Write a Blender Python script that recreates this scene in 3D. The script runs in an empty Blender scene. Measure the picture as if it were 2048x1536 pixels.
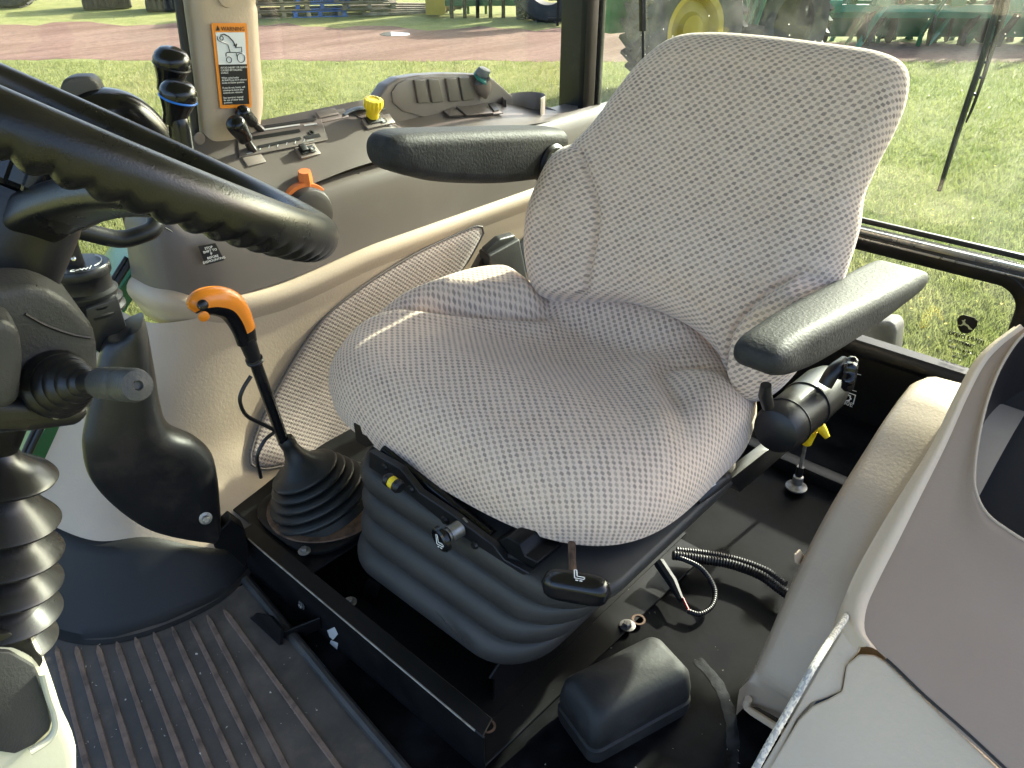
import bpy, bmesh, math, random
import numpy as np
from mathutils import Vector, Matrix
random.seed(7); rng = np.random.default_rng(7)
R_ = math.radians
V = Vector
sc = bpy.context.scene
COL = sc.collection

# ------------------------------------------------------------------ camera
FPX, PITCH, AZ, CAMZ = 1600.0, math.atan(968/1600.0), R_(42), 1.10
cF = V((math.cos(AZ), math.sin(AZ), 0)); cR = V((math.sin(AZ), -math.cos(AZ), 0)); cU = V((0, 0, 1))
cFW = cF*math.cos(PITCH) - cU*math.sin(PITCH); cUP = cF*math.sin(PITCH) + cU*math.cos(PITCH)
CAM = V((0, 0, CAMZ))
cam = bpy.data.cameras.new('camera'); cob = bpy.data.objects.new('camera', cam); COL.objects.link(cob)
cam.sensor_width = 36; cam.lens = 36*FPX/2048; cam.clip_start = 0.02; cam.clip_end = 900
cob.matrix_world = Matrix(((cR.x, cUP.x, -cFW.x, 0), (cR.y, cUP.y, -cFW.y, 0), (cR.z, cUP.z, -cFW.z, CAMZ), (0, 0, 0, 1)))
sc.camera = cob
# ------------------------------------------------------------------ sky, sun, exposure
SUN_EL, SUN_AZ = R_(24), R_(-4)          # azimuth measured from +X (cab rear) towards +Y (cab right)
w = bpy.data.worlds.new('World'); sc.world = w; w.use_nodes = True
wn = w.node_tree.nodes; wl = w.node_tree.links
sky = wn.new('ShaderNodeTexSky'); sky.sky_type = 'NISHITA'; sky.sun_disc = False
sky.sun_elevation = SUN_EL; sky.sun_rotation = math.pi/2 - SUN_AZ
sky.air_density = 0.7; sky.dust_density = 4.0; sky.ozone_density = 1.3
wl.new(sky.outputs[0], wn['Background'].inputs[0]); wn['Background'].inputs[1].default_value = 0.15
sl = bpy.data.lights.new('sun', 'SUN'); sl.energy = 3.4; sl.angle = R_(1.0); sl.color = (1.0, 0.93, 0.82)
so = bpy.data.objects.new('sun', sl); COL.objects.link(so)
sdir = V((math.cos(SUN_EL)*math.cos(SUN_AZ), math.cos(SUN_EL)*math.sin(SUN_AZ), math.sin(SUN_EL)))
so.rotation_euler = sdir.to_track_quat('Z', 'Y').to_euler(); so.location = sdir*30
sc.view_settings.view_transform = 'Standard'; sc.view_settings.look = 'None'
sc.view_settings.exposure = 2.3; sc.view_settings.gamma = 1.0
sc.view_settings.use_curve_mapping = False

# ------------------------------------------------------------------ helpers
def ray(px, py): return cFW + cR*((px-1024)/FPX) - cUP*((py-768)/FPX)
def P(px, py, x=None, y=None, z=None, t=None):
    d = ray(px, py)
    if z is not None: t = (z-CAM.z)/d.z
    elif x is not None: t = (x-CAM.x)/d.x
    elif y is not None: t = (y-CAM.y)/d.y
    return CAM + d*t
def Ppl(px, py, q, n):
    d = ray(px, py); return CAM + d*((q-CAM).dot(n)/d.dot(n))
def cr(pts, n, closed=False):
    """Catmull-Rom through pts, n samples"""
    pts = [V(p) for p in pts]; m = len(pts); out = []
    segs = m if closed else m-1
    for i in range(n):
        s = i*segs/(n if closed else n-1); k = min(int(s), segs-1); f = s-k
        g = (lambda j: pts[j % m]) if closed else (lambda j: pts[j] if 0 <= j < m else (2*pts[0]-pts[1] if j < 0 else 2*pts[-1]-pts[-2]))
        a, b, c, d = g(k-1), g(k), g(k+1), g(k+2)
        out.append(0.5*((2*b)+(c-a)*f+(2*a-5*b+4*c-d)*f*f+(3*b-a-3*c+d)*f*f*f))
    return out
def even(pts, n, closed=False, dense=12):
    d = cr(pts, len(pts)*dense, closed)
    if closed: d = d+[d[0]]
    L = [0]
    for a, b in zip(d, d[1:]): L.append(L[-1]+(b-a).length)
    out = []; j = 0
    for i in range(n):
        t = L[-1]*i/(n if closed else n-1)
        while j < len(L)-2 and L[j+1] < t: j += 1
        f = (t-L[j])/max(L[j+1]-L[j], 1e-9); out.append(d[j].lerp(d[j+1], f))
    return out
def sstep(a, b, x):
    t = min(1, max(0, (x-a)/(b-a))); return t*t*(3-2*t)
def frame(axis, hint=V((0, 0, 1))):
    z = V(axis).normalized(); h = V(hint)
    if abs(z.dot(h.normalized())) > .98: h = V((1, 0, 0))
    x = h.cross(z).normalized(); return x, z.cross(x), z

class Thing:
    def __init__(s, name, label, cat, loc, group=None):
        s.o = bpy.data.objects.new(name, None); COL.objects.link(s.o); s.loc = V(loc); s.o.location = s.loc
        s.o.empty_display_size = .05
        s.o['label'] = label; s.o['category'] = cat
        if group: s.o['group'] = group
def tag(o, label, cat, group=None, kind=None):
    if label: o['label'] = label
    if cat: o['category'] = cat
    if group: o['group'] = group
    if kind: o['kind'] = kind
    return o
def base_of(parent):
    if parent is None: return V((0, 0, 0)), None
    if isinstance(parent, Thing): return parent.loc, parent.o
    acc = V((0, 0, 0)); p = parent
    while p: acc += p.location; p = p.parent
    return acc, parent
def fin(name, bm, mat, parent=None, smooth=True, ang=35, recalc=True, label=None):
    """link a bmesh whose verts are in world space as one object"""
    if recalc: bmesh.ops.recalc_face_normals(bm, faces=bm.faces)
    L, par = base_of(parent)
    if par is None:
        xs = [v.co for v in bm.verts]
        if xs:
            L = V((sum(c.x for c in xs)/len(xs), sum(c.y for c in xs)/len(xs), min(c.z for c in xs)))
    me = bpy.data.meshes.new(name)
    for v in bm.verts: v.co -= L
    bm.to_mesh(me); bm.free()
    if isinstance(mat, (list, tuple)):
        for m in mat: me.materials.append(m)
    elif mat: me.materials.append(mat)
    if smooth:
        me.shade_smooth(); me.set_sharp_from_angle(angle=R_(ang))
    o = bpy.data.objects.new(name, me); COL.objects.link(o)
    if par is not None: o.parent = par
    else: o.location = L
    if label: o['label'] = label
    return o
def NB(): return bmesh.new()
def add_grid(bm, rows, cu=False, cv=False, uvs=None, flip=False, mi=0):
    """rows: list of lists of points. cu closes along a row, cv closes across rows"""
    vs = [[bm.verts.new(p) for p in r] for r in rows]
    uvl = bm.loops.layers.uv.verify() if uvs else None
    nr = len(rows); nc = len(rows[0])
    for i in range(nr if cv else nr-1):
        for j in range(nc if cu else nc-1):
            a = (i, j), (i, (j+1) % nc), ((i+1) % nr, (j+1) % nc), ((i+1) % nr, j)
            if flip: a = a[::-1]
            try: f = bm.faces.new([vs[q[0]][q[1]] for q in a])
            except ValueError: continue
            f.material_index = mi
            if uvs:
                for lp, q in zip(f.loops, a): lp[uvl].uv = uvs[q[0]][q[1]]
    return vs
def cap(bm, ring, mi=0):
    c = bm.verts.new(sum((v.co for v in ring), V((0, 0, 0)))/len(ring))
    for a, b in zip(ring, ring[1:]+ring[:1]):
        f = bm.faces.new((a, b, c)); f.material_index = mi
def add_tube(bm, pts, rad, n=12, caps=True, sub=0, flat=1.0):
    pts = [V(p) for p in pts]
    if not isinstance(rad, (list, tuple)): rad = [rad]*len(pts)
    if sub:
        N = (len(pts)-1)*sub+1
        rr = cr([V((r, 0, 0)) for r in rad], N); rad = [max(q.x, 1e-4) for q in rr]; pts = cr(pts, N)
    rows = []; px = None
    for i, p in enumerate(pts):
        t = (pts[min(i+1, len(pts)-1)]-pts[max(i-1, 0)]).normalized()
        if px is None: x, y, _ = frame(t)
        else: x = (px-t*px.dot(t)).normalized(); y = t.cross(x)
        px = x
        rows.append([p+(x*math.cos(a)+y*math.sin(a)*flat)*rad[i] for a in (2*math.pi*k/n for k in range(n))])
    vs = add_grid(bm, rows, cu=True)
    if caps: cap(bm, vs[0]); cap(bm, vs[-1])
    return vs
def add_lathe(bm, prof, org, axis, n=32, hint=V((0, 0, 1)), sx=1.0, sy=1.0):
    """prof: (radius, height)"""
    x, y, z = frame(axis, hint); org = V(org)
    rows = [[org+z*h+(x*math.cos(a)*sx+y*math.sin(a)*sy)*max(r, 1e-5) for a in (2*math.pi*k/n for k in range(n))] for r, h in prof]
    vs = add_grid(bm, rows, cu=True); cap(bm, vs[0]); cap(bm, vs[-1])
def add_box(bm, c, size, rot=None, bev=0, seg=2):
    c = V(c); t = NB(); bmesh.ops.create_cube(t, size=1)
    for v in t.verts: v.co = V((v.co.x*size[0], v.co.y*size[1], v.co.z*size[2]))
    if bev: bmesh.ops.bevel(t, geom=t.edges[:], offset=bev, segments=seg, affect='EDGES', profile=.6)
    for v in t.verts: v.co = (rot @ v.co if rot else v.co)+c
    join(bm, t)
def join(bm, t):
    m = {v: bm.verts.new(v.co) for v in t.verts}
    for f in t.faces:
        try:
            g = bm.faces.new([m[v] for v in f.verts]); g.material_index = f.material_index
        except ValueError: pass
    t.free()
def add_prism(bm, poly, ext, bev=0, seg=2):
    """poly: world points of one face, ext: extrusion vector"""
    t = NB(); a = [t.verts.new(V(p)) for p in poly]; b = [t.verts.new(V(p)+V(ext)) for p in poly]
    t.faces.new(a); t.faces.new(b[::-1]); n = len(a)
    for i in range(n): t.faces.new((a[i], b[i], b[(i+1) % n], a[(i+1) % n]))
    bmesh.ops.recalc_face_normals(t, faces=t.faces)
    if bev: bmesh.ops.bevel(t, geom=t.edges[:], offset=bev, segments=seg, affect='EDGES', profile=.6)
    join(bm, t)
def rot3(x, y, z): return Matrix((V(x), V(y), V(z))).transposed()
def rrect(w, h, r, n=6):
    out = []
    for cx, cy, a0 in ((w/2-r, h/2-r, 0), (-w/2+r, h/2-r, 90), (-w/2+r, -h/2+r, 180), (w/2-r, -h/2+r, 270)):
        for k in range(n+1):
            a = R_(a0+90*k/n); out.append((cx+r*math.cos(a), cy+r*math.sin(a)))
    return out
def obj_box(name, c, size, mat, parent=None, rot=None, bev=0.002, seg=2, **k):
    bm = NB(); add_box(bm, c, size, rot, bev, seg); return fin(name, bm, mat, parent, **k)
def obj_tube(name, pts, rad, mat, parent=None, n=12, sub=0, **k):
    bm = NB(); add_tube(bm, pts, rad, n, True, sub); return fin(name, bm, mat, parent, **k)
def obj_lathe(name, prof, org, axis, mat, parent=None, n=32, **k):
    bm = NB(); add_lathe(bm, prof, org, axis, n); return fin(name, bm, mat, parent, **k)
def obj_prism(name, poly, ext, mat, parent=None, bev=0, seg=2, **k):
    bm = NB(); add_prism(bm, poly, ext, bev, seg); return fin(name, bm, mat, parent, **k)
def obj_grid(name, rows, mat, parent=None, nu=0, nv=0, thick=0, cu=False, **k):
    """smooth surface through control rows"""
    if nu: rows = [cr(r, nu, cu) for r in rows]
    if nv:
        cols = [cr([r[j] for r in rows], nv) for j in range(len(rows[0]))]; rows = [[c[i] for c in cols] for i in range(nv)]
    bm = NB(); add_grid(bm, rows, cu=cu)
    if thick:
        bmesh.ops.recalc_face_normals(bm, faces=bm.faces)
        bmesh.ops.solidify(bm, geom=bm.faces[:], thickness=thick)
    return fin(name, bm, mat, parent, recalc=bool(thick), **k)
def obj_text(name, s, size, org, xd, yd, mat, parent, align='LEFT', off=0.0006, sp=1.0, bold=0.0):
    cu = bpy.data.curves.new('t', 'FONT'); cu.body = s; cu.size = size; cu.align_x = align; cu.extrude = .00012; cu.offset = bold
    cu.resolution_u = 2; cu.space_line = sp
    t = bpy.data.objects.new('t', cu); COL.objects.link(t)
    dg = bpy.context.evaluated_depsgraph_get(); me = bpy.data.meshes.new_from_object(t.evaluated_get(dg))
    bpy.data.objects.remove(t); bpy.data.curves.remove(cu)
    xd = V(xd).normalized(); yd = V(yd).normalized(); nd = xd.cross(yd).normalized()
    bm = NB(); bm.from_mesh(me); bpy.data.meshes.remove(me)
    for v in bm.verts: v.co = V(org)+xd*v.co.x+yd*v.co.y+nd*(v.co.z+off)
    return fin(name, bm, mat, parent, smooth=False, recalc=False)

# ------------------------------------------------------------------ materials
def newmat(name):
    m = bpy.data.materials.new(name); m.use_nodes = True; nt = m.node_tree
    return m, nt, nt.nodes, nt.links, nt.nodes['Principled BSDF']
def nd(nt, typ, **kw):
    n = nt.nodes.new(typ)
    for k, v in kw.items():
        if k == 'op': n.operation = v
        elif isinstance(k, str) and k.startswith('i') and k[1:].isdigit(): n.inputs[int(k[1:])].default_value = v
        else: setattr(n, k, v)
    return n
def mth(nt, op, a, b=None, c=None):
    n = nt.nodes.new('ShaderNodeMath'); n.operation = op
    for i, v in enumerate((a, b, c)):
        if v is None: continue
        if isinstance(v, (int, float)): n.inputs[i].default_value = v
        else: nt.links.new(v, n.inputs[i])
    return n.outputs[0]
def mixc(nt, fac, a, b):
    n = nt.nodes.new('ShaderNodeMix'); n.data_type = 'RGBA'
    for i, v in ((0, fac), (6, a), (7, b)):
        if isinstance(v, (int, float)): n.inputs[i].default_value = v
        elif isinstance(v, tuple): n.inputs[i].default_value = v+(1,) if len(v) == 3 else v
        else: nt.links.new(v, n.inputs[i])
    return n.outputs[2]
def noise(nt, vec, scale, detail=4, rough=.55):
    n = nt.nodes.new('ShaderNodeTexNoise'); n.inputs['Scale'].default_value = scale
    n.inputs['Detail'].default_value = detail; n.inputs['Roughness'].default_value = rough
    nt.links.new(vec, n.inputs['Vector']); return n.outputs[0]
def ramp(nt, v, a, b):
    n = nt.nodes.new('ShaderNodeMapRange'); n.interpolation_type = 'SMOOTHSTEP'
    nt.links.new(v, n.inputs[0]); n.inputs[1].default_value = a; n.inputs[2].default_value = b; return n.outputs[0]
def pos(nt): return nt.nodes.new('ShaderNodeNewGeometry').outputs['Position']
def pmat(name, col, rough=.5, var=.06, vscale=6, bump=0, bscale=300, metal=0, spec=.42, rvar=.08, dust=0, dustcol=(.3, .22, .16), coat=0, dscale=14, dth=(.52, .72)):
    m, nt, N, L, B = newmat(name); p = pos(nt)
    n1 = noise(nt, p, vscale, 5); d = tuple(c*(1-var*2.2) for c in col); l = tuple(min(1, c*(1+var)) for c in col)
    c = mixc(nt, ramp(nt, n1, .3, .7), d, l); r = mth(nt, 'ADD', rough-rvar/2, mth(nt, 'MULTIPLY', n1, rvar))
    if dust:
        f = mth(nt, 'MULTIPLY', ramp(nt, noise(nt, p, dscale, 8, .68), *dth), dust)
        c = mixc(nt, f, c, dustcol); r = mth(nt, 'ADD', r, mth(nt, 'MULTIPLY', f, .35))
    L.new(c, B.inputs['Base Color']); L.new(r, B.inputs['Roughness'])
    B.inputs['Metallic'].default_value = metal; B.inputs['Specular IOR Level'].default_value = spec
    B.inputs['Coat Weight'].default_value = coat
    if bump:
        b = nt.nodes.new('ShaderNodeBump'); b.inputs['Strength'].default_value = bump; b.inputs['Distance'].default_value = .0008
        L.new(noise(nt, p, bscale, 3), b.inputs['Height']); L.new(b.outputs[0], B.inputs['Normal'])
    return m
M = {}
M['tan'] = pmat('tan_plastic', (.46, .355, .255), .42, .03, 3, .5, 200, rvar=.12, dust=.12, dustcol=(.30, .25, .2), dscale=5)
M['tan_light'] = pmat('pale_tan_plastic', (.64, .49, .335), .45, .03, 3, .9, 130, rvar=.12, dust=.1, dustcol=(.3, .25, .2), dscale=6)
M['cream'] = pmat('cream_plastic', (.62, .60, .44), .4, .03, 5, .15, 260, dust=.15, dustcol=(.3, .25, .18), dscale=9)
M['taupe'] = pmat('taupe_plastic', (.128, .106, .092), .40, .03, 4, .15, 420, rvar=.1, dust=.06, dustcol=(.3, .27, .24), dscale=4)
M['taupe_light'] = pmat('light_taupe_plastic', (.21, .172, .148), .38, .03, 4, .12, 400, rvar=.1)
M['taupe_dark'] = pmat('dark_taupe_plastic', (.026, .020, .018), .45, .05, 4, .15, 400)
M['black'] = pmat('black_plastic', (.009, .009, .010), .38, .1, 9, .2, 350, rvar=.15, dust=.05)
M['blackgloss'] = pmat('glossy_black_plastic', (.007, .007, .008), .2, .1, 9, rvar=.1, dust=.02)
M['rim'] = pmat('wheel_leatherette', (.008, .008, .008), .28, .1, 20, .22, 700, rvar=.14, dust=.10, dustcol=(.10, .085, .05), dscale=10)
M['armpad'] = pmat('armrest_vinyl', (.032, .031, .030), .60, .12, 25, 1.2, 200, rvar=.12, spec=.2, dust=.12, dustcol=(.09, .08, .07), dscale=30)
M['shroud'] = pmat('charcoal_plastic', (.042, .042, .041), .5, .1, 12, .6, 420, rvar=.1, dust=.06, dustcol=(.16, .15, .13))
M['steel'] = pmat('black_painted_steel', (.005, .005, .0055), .45, .2, 12, .12, 90, rvar=.2, spec=.25, dust=.28, dustcol=(.035, .024, .017), dscale=9, dth=(.56, .75))
M['rust'] = pmat('rusty_steel', (.13, .075, .045), .75, .3, 40, .6, 200, dust=.5, dustcol=(.03, .025, .022), dscale=40)
M['rubber'] = pmat('grey_rubber', (.032, .0305, .029), .52, .08, 10, .12, 300, rvar=.1, dust=.18, dustcol=(.10, .095, .09), dscale=8)
M['boot'] = pmat('boot_rubber', (.013, .015, .016), .48, .1, 10, .15, 300, rvar=.1, dust=.45, dustcol=(.06, .048, .038), dscale=12, dth=(.5, .72))
M['bellow'] = pmat('shiny_boot_rubber', (.008, .008, .008), .27, .1, 10, .05, 200, rvar=.1, dust=.06)
M['mat'] = pmat('floor_mat_rubber', (.072, .060, .050), .55, .15, 8, .5, 160, rvar=.15, dust=.55, dustcol=(.175, .138, .106), dscale=7, dth=(.46, .74))
M['rib'] = pmat('dusty_mat_rib', (.25, .165, .118), .8, .3, 30, .5, 250, dust=.7, dustcol=(.035, .03, .028), dscale=30, dth=(.4, .7))
M['kick'] = pmat('kick_rubber', (.010, .0088, .0078), .6, .12, 7, .3, 350, rvar=.1, dust=.2, dustcol=(.024, .022, .02), dscale=5)
M['floor'] = pmat('cab_floor_paint', (.005, .0052, .006), .6, .4, 9, .3, 70, rvar=.2, spec=.05, dust=.5, dustcol=(.016, .017, .019), dscale=9, dth=(.45, .78))
M['block'] = pmat('dusty_black_rubber', (.012, .012, .012), .62, .15, 12, .5, 150, dust=.5, dustcol=(.034, .030, .027), dscale=14, dth=(.48, .72))
M['bolt'] = pmat('zinc_bolt', (.32, .31, .29), .42, .15, 40, .2, 300, metal=.8, dust=.5, dustcol=(.14, .085, .05), dscale=60)
M['chrome'] = pmat('bright_metal', (.62, .61, .58), .25, .1, 40, metal=1)
M['orange'] = pmat('orange_plastic', (.80, .245, .02), .24, .03, 9, .04, 300, rvar=.08, dust=.04, dustcol=(.3, .2, .1))
M['throttle'] = pmat('throttle_orange', (.75, .20, .05), .38, .04, 9, .05, 300)
M['yellow'] = pmat('yellow_plastic', (.85, .62, .02), .38, .04, 20, .05, 300, dust=.06)
M['blue'] = pmat('blue_plastic', (.02, .16, .62), .3, .03)
M['teal'] = pmat('teal_ring', (.02, .16, .13), .4, .03)
M['white'] = pmat('white_print', (.78, .78, .76), .5, .02, spec=.2)
M['ltgrey'] = pmat('grey_print', (.42, .42, .41), .5, .05, spec=.2)
M['decalblack'] = pmat('decal_black', (.012, .012, .013), .35, .05)
M['decalorange'] = pmat('decal_orange', (.72, .235, .015), .4, .03)
M['decalwhite'] = pmat('decal_white', (.66, .68, .70), .35, .03)
M['red'] = pmat('red_wire', (.55, .03, .03), .4, .05)
M['green'] = pmat('green_paint', (.012, .13, .05), .3, .08, 3, dust=.15, dustcol=(.12, .14, .08))
M['greenteal'] = pmat('tractor_green_paint', (.03, .20, .11), .3, .08, 3, dust=.1, dustcol=(.12, .14, .08))
M['rimyellow'] = pmat('wheel_yellow', (.42, .28, .03), .4, .08, 3)
M['tyre'] = pmat('tyre_rubber', (.030, .030, .032), .7, .2, 4, dust=.5, dustcol=(.13, .11, .09), dscale=4)
M['wood'] = pmat('pallet_wood', (.42, .30, .17), .8, .2, 5, dust=.3, dustcol=(.2, .14, .09))
M['wood_grey'] = pmat('weathered_wood', (.20, .165, .13), .85, .2, 5, dust=.3, dustcol=(.1, .09, .08))
M['wood_blue'] = pmat('blue_pallet', (.04, .14, .42), .7, .15, 5, dust=.2, dustcol=(.2, .2, .2))
M['gunmetal'] = pmat('grey_blue_plastic', (.12, .14, .155), .4, .05)
M['alu'] = pmat('window_alloy', (.36, .36, .36), .28, .08, 20, metal=.7, rvar=.1)
M['headliner'] = pmat('roof_liner', (.40, .38, .34), .8, .05)

def fabric(name, base, dot, a=.0150, b=.0128, strength=1.0):
    m, nt, N, L, B = newmat(name)
    uv = N.new('ShaderNodeUVMap').outputs[0]; p = pos(nt)
    wob = N.new('ShaderNodeTexNoise'); wob.inputs['Scale'].default_value = 160; L.new(uv, wob.inputs['Vector'])
    sub = N.new('ShaderNodeVectorMath'); sub.operation = 'SUBTRACT'; L.new(wob.outputs['Color'], sub.inputs[0]); sub.inputs[1].default_value = (.5, .5, .5)
    sc_ = N.new('ShaderNodeVectorMath'); sc_.operation = 'SCALE'; L.new(sub.outputs[0], sc_.inputs[0]); sc_.inputs['Scale'].default_value = .0022
    ad = N.new('ShaderNodeVectorMath'); ad.operation = 'ADD'; L.new(uv, ad.inputs[0]); L.new(sc_.outputs[0], ad.inputs[1])
    sp = N.new('ShaderNodeSeparateXYZ'); L.new(ad.outputs[0], sp.inputs[0])
    def lat(ox, oy):
        fx = mth(nt, 'SUBTRACT', mth(nt, 'FRACT', mth(nt, 'ADD', mth(nt, 'DIVIDE', sp.outputs[0], a), ox)), .5)
        fy = mth(nt, 'SUBTRACT', mth(nt, 'FRACT', mth(nt, 'ADD', mth(nt, 'DIVIDE', sp.outputs[1], b), oy)), .5)
        # skewed rounded blob
        cid = N.new('ShaderNodeCombineXYZ'); L.new(mth(nt, 'FLOOR', mth(nt, 'ADD', mth(nt, 'DIVIDE', sp.outputs[0], a), ox)), cid.inputs[0]); L.new(mth(nt, 'FLOOR', mth(nt, 'ADD', mth(nt, 'DIVIDE', sp.outputs[1], b), oy)), cid.inputs[1]); cid.inputs[2].default_value = ox*7.3
        wn_ = N.new('ShaderNodeTexWhiteNoise'); L.new(cid.outputs[0], wn_.inputs['Vector'])
        fx2 = mth(nt, 'ADD', fx, mth(nt, 'MULTIPLY', fy, .35))
        q = mth(nt, 'POWER', mth(nt, 'ADD', mth(nt, 'POWER', mth(nt, 'ABSOLUTE', mth(nt, 'DIVIDE', fx2, .255)), 4.5),
                                 mth(nt, 'POWER', mth(nt, 'ABSOLUTE', mth(nt, 'DIVIDE', fy, .215)), 4.5)), .222)
        n = N.new('ShaderNodeMapRange'); n.interpolation_type = 'SMOOTHSTEP'; L.new(q, n.inputs[0])
        n.inputs[1].default_value = 1.2; n.inputs[2].default_value = .72; return mth(nt, 'MULTIPLY', n.outputs[0], mth(nt, 'ADD', .62, mth(nt, 'MULTIPLY', wn_.outputs[0], .45)))
    dots = mth(nt, 'MAXIMUM', lat(0, 0), lat(.5, .5))
    th = noise(nt, uv, 900, 2); big = noise(nt, p, 7, 4)
    grime = ramp(nt, noise(nt, p, 5, 6, .6), .45, .8)
    bc = mixc(nt, ramp(nt, th, .3, .7), tuple(c*.80 for c in base), tuple(min(1, c*1.10) for c in base))
    bc = mixc(nt, mth(nt, 'MULTIPLY', grime, .35), bc, tuple(x*y for x, y in zip(base, (.80, .74, .66))))
    dc = mixc(nt, ramp(nt, th, .25, .75), tuple(c*.7 for c in dot), tuple(c*1.5 for c in dot))
    c = mixc(nt, mth(nt, 'MULTIPLY', dots, mth(nt, 'ADD', .62*strength, mth(nt, 'MULTIPLY', big, .42*strength))), bc, dc)
    L.new(c, B.inputs['Base Color']); B.inputs['Roughness'].default_value = .95; B.inputs['Specular IOR Level'].default_value = .12
    B.inputs['Sheen Weight'].default_value = .35; B.inputs['Sheen Roughness'].default_value = .4
    h = mth(nt, 'ADD', mth(nt, 'MULTIPLY', dots, -1.0), mth(nt, 'MULTIPLY', th, .7))
    b_ = N.new('ShaderNodeBump'); b_.inputs['Strength'].default_value = .45; b_.inputs['Distance'].default_value = .0012
    L.new(h, b_.inputs['Height']); L.new(b_.outputs[0], B.inputs['Normal'])
    return m
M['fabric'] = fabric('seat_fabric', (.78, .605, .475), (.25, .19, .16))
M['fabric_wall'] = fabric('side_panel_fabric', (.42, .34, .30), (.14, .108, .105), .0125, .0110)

def glassmat(name, tint, spec=.06, dirt=.5):
    m, nt, N, L, B = newmat(name); N.remove(B); p = pos(nt)
    tr = N.new('ShaderNodeBsdfTransparent'); tr.inputs[0].default_value = tint+(1,)
    gl = N.new('ShaderNodeBsdfGlossy'); gl.inputs['Roughness'].default_value = .02
    ge = N.new('ShaderNodeNewGeometry'); dt = N.new('ShaderNodeVectorMath'); dt.operation = 'DOT_PRODUCT'; L.new(ge.outputs['Normal'], dt.inputs[0]); L.new(ge.outputs['Incoming'], dt.inputs[1])
    fr = mth(nt, 'ADD', .035, mth(nt, 'MULTIPLY', .9, mth(nt, 'POWER', mth(nt, 'SUBTRACT', 1.0, mth(nt, 'ABSOLUTE', dt.outputs['Value'])), 5.0)))
    mx = N.new('ShaderNodeMixShader'); L.new(fr, mx.inputs[0]); L.new(tr.outputs[0], mx.inputs[1]); L.new(gl.outputs[0], mx.inputs[2])
    df = N.new('ShaderNodeBsdfTranslucent'); df.inputs[0].default_value = (.85, .85, .8, 1)
    df2 = N.new('ShaderNodeBsdfDiffuse'); df2.inputs[0].default_value = (.8, .8, .75, 1)
    dd = N.new('ShaderNodeMixShader'); L.new(df.outputs[0], dd.inputs[1]); L.new(df2.outputs[0], dd.inputs[2])
    haze = mth(nt, 'MULTIPLY', ramp(nt, noise(nt, p, 6, 6, .65), .35, .8), .05*dirt)
    v = N.new('ShaderNodeTexVoronoi'); v.inputs['Scale'].default_value = 42; L.new(p, v.inputs['Vector'])
    speck = mth(nt, 'MULTIPLY', mth(nt, 'LESS_THAN', v.outputs['Distance'], .07), mth(nt, 'GREATER_THAN', noise(nt, p, 9, 2), .56))
    fac = mth(nt, 'ADD', haze, mth(nt, 'MULTIPLY', speck, .5*dirt))
    m2 = N.new('ShaderNodeMixShader'); L.new(fac, m2.inputs[0]); L.new(mx.outputs[0], m2.inputs[1]); L.new(dd.outputs[0], m2.inputs[2])
    L.new(m2.outputs[0], N['Material Output'].inputs[0]); return m
M['glass'] = glassmat('side_glass', (.93, .96, .93), dirt=.45)
M['rearglass'] = glassmat('rear_glass', (.88, .95, .91), dirt=.7)

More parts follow.
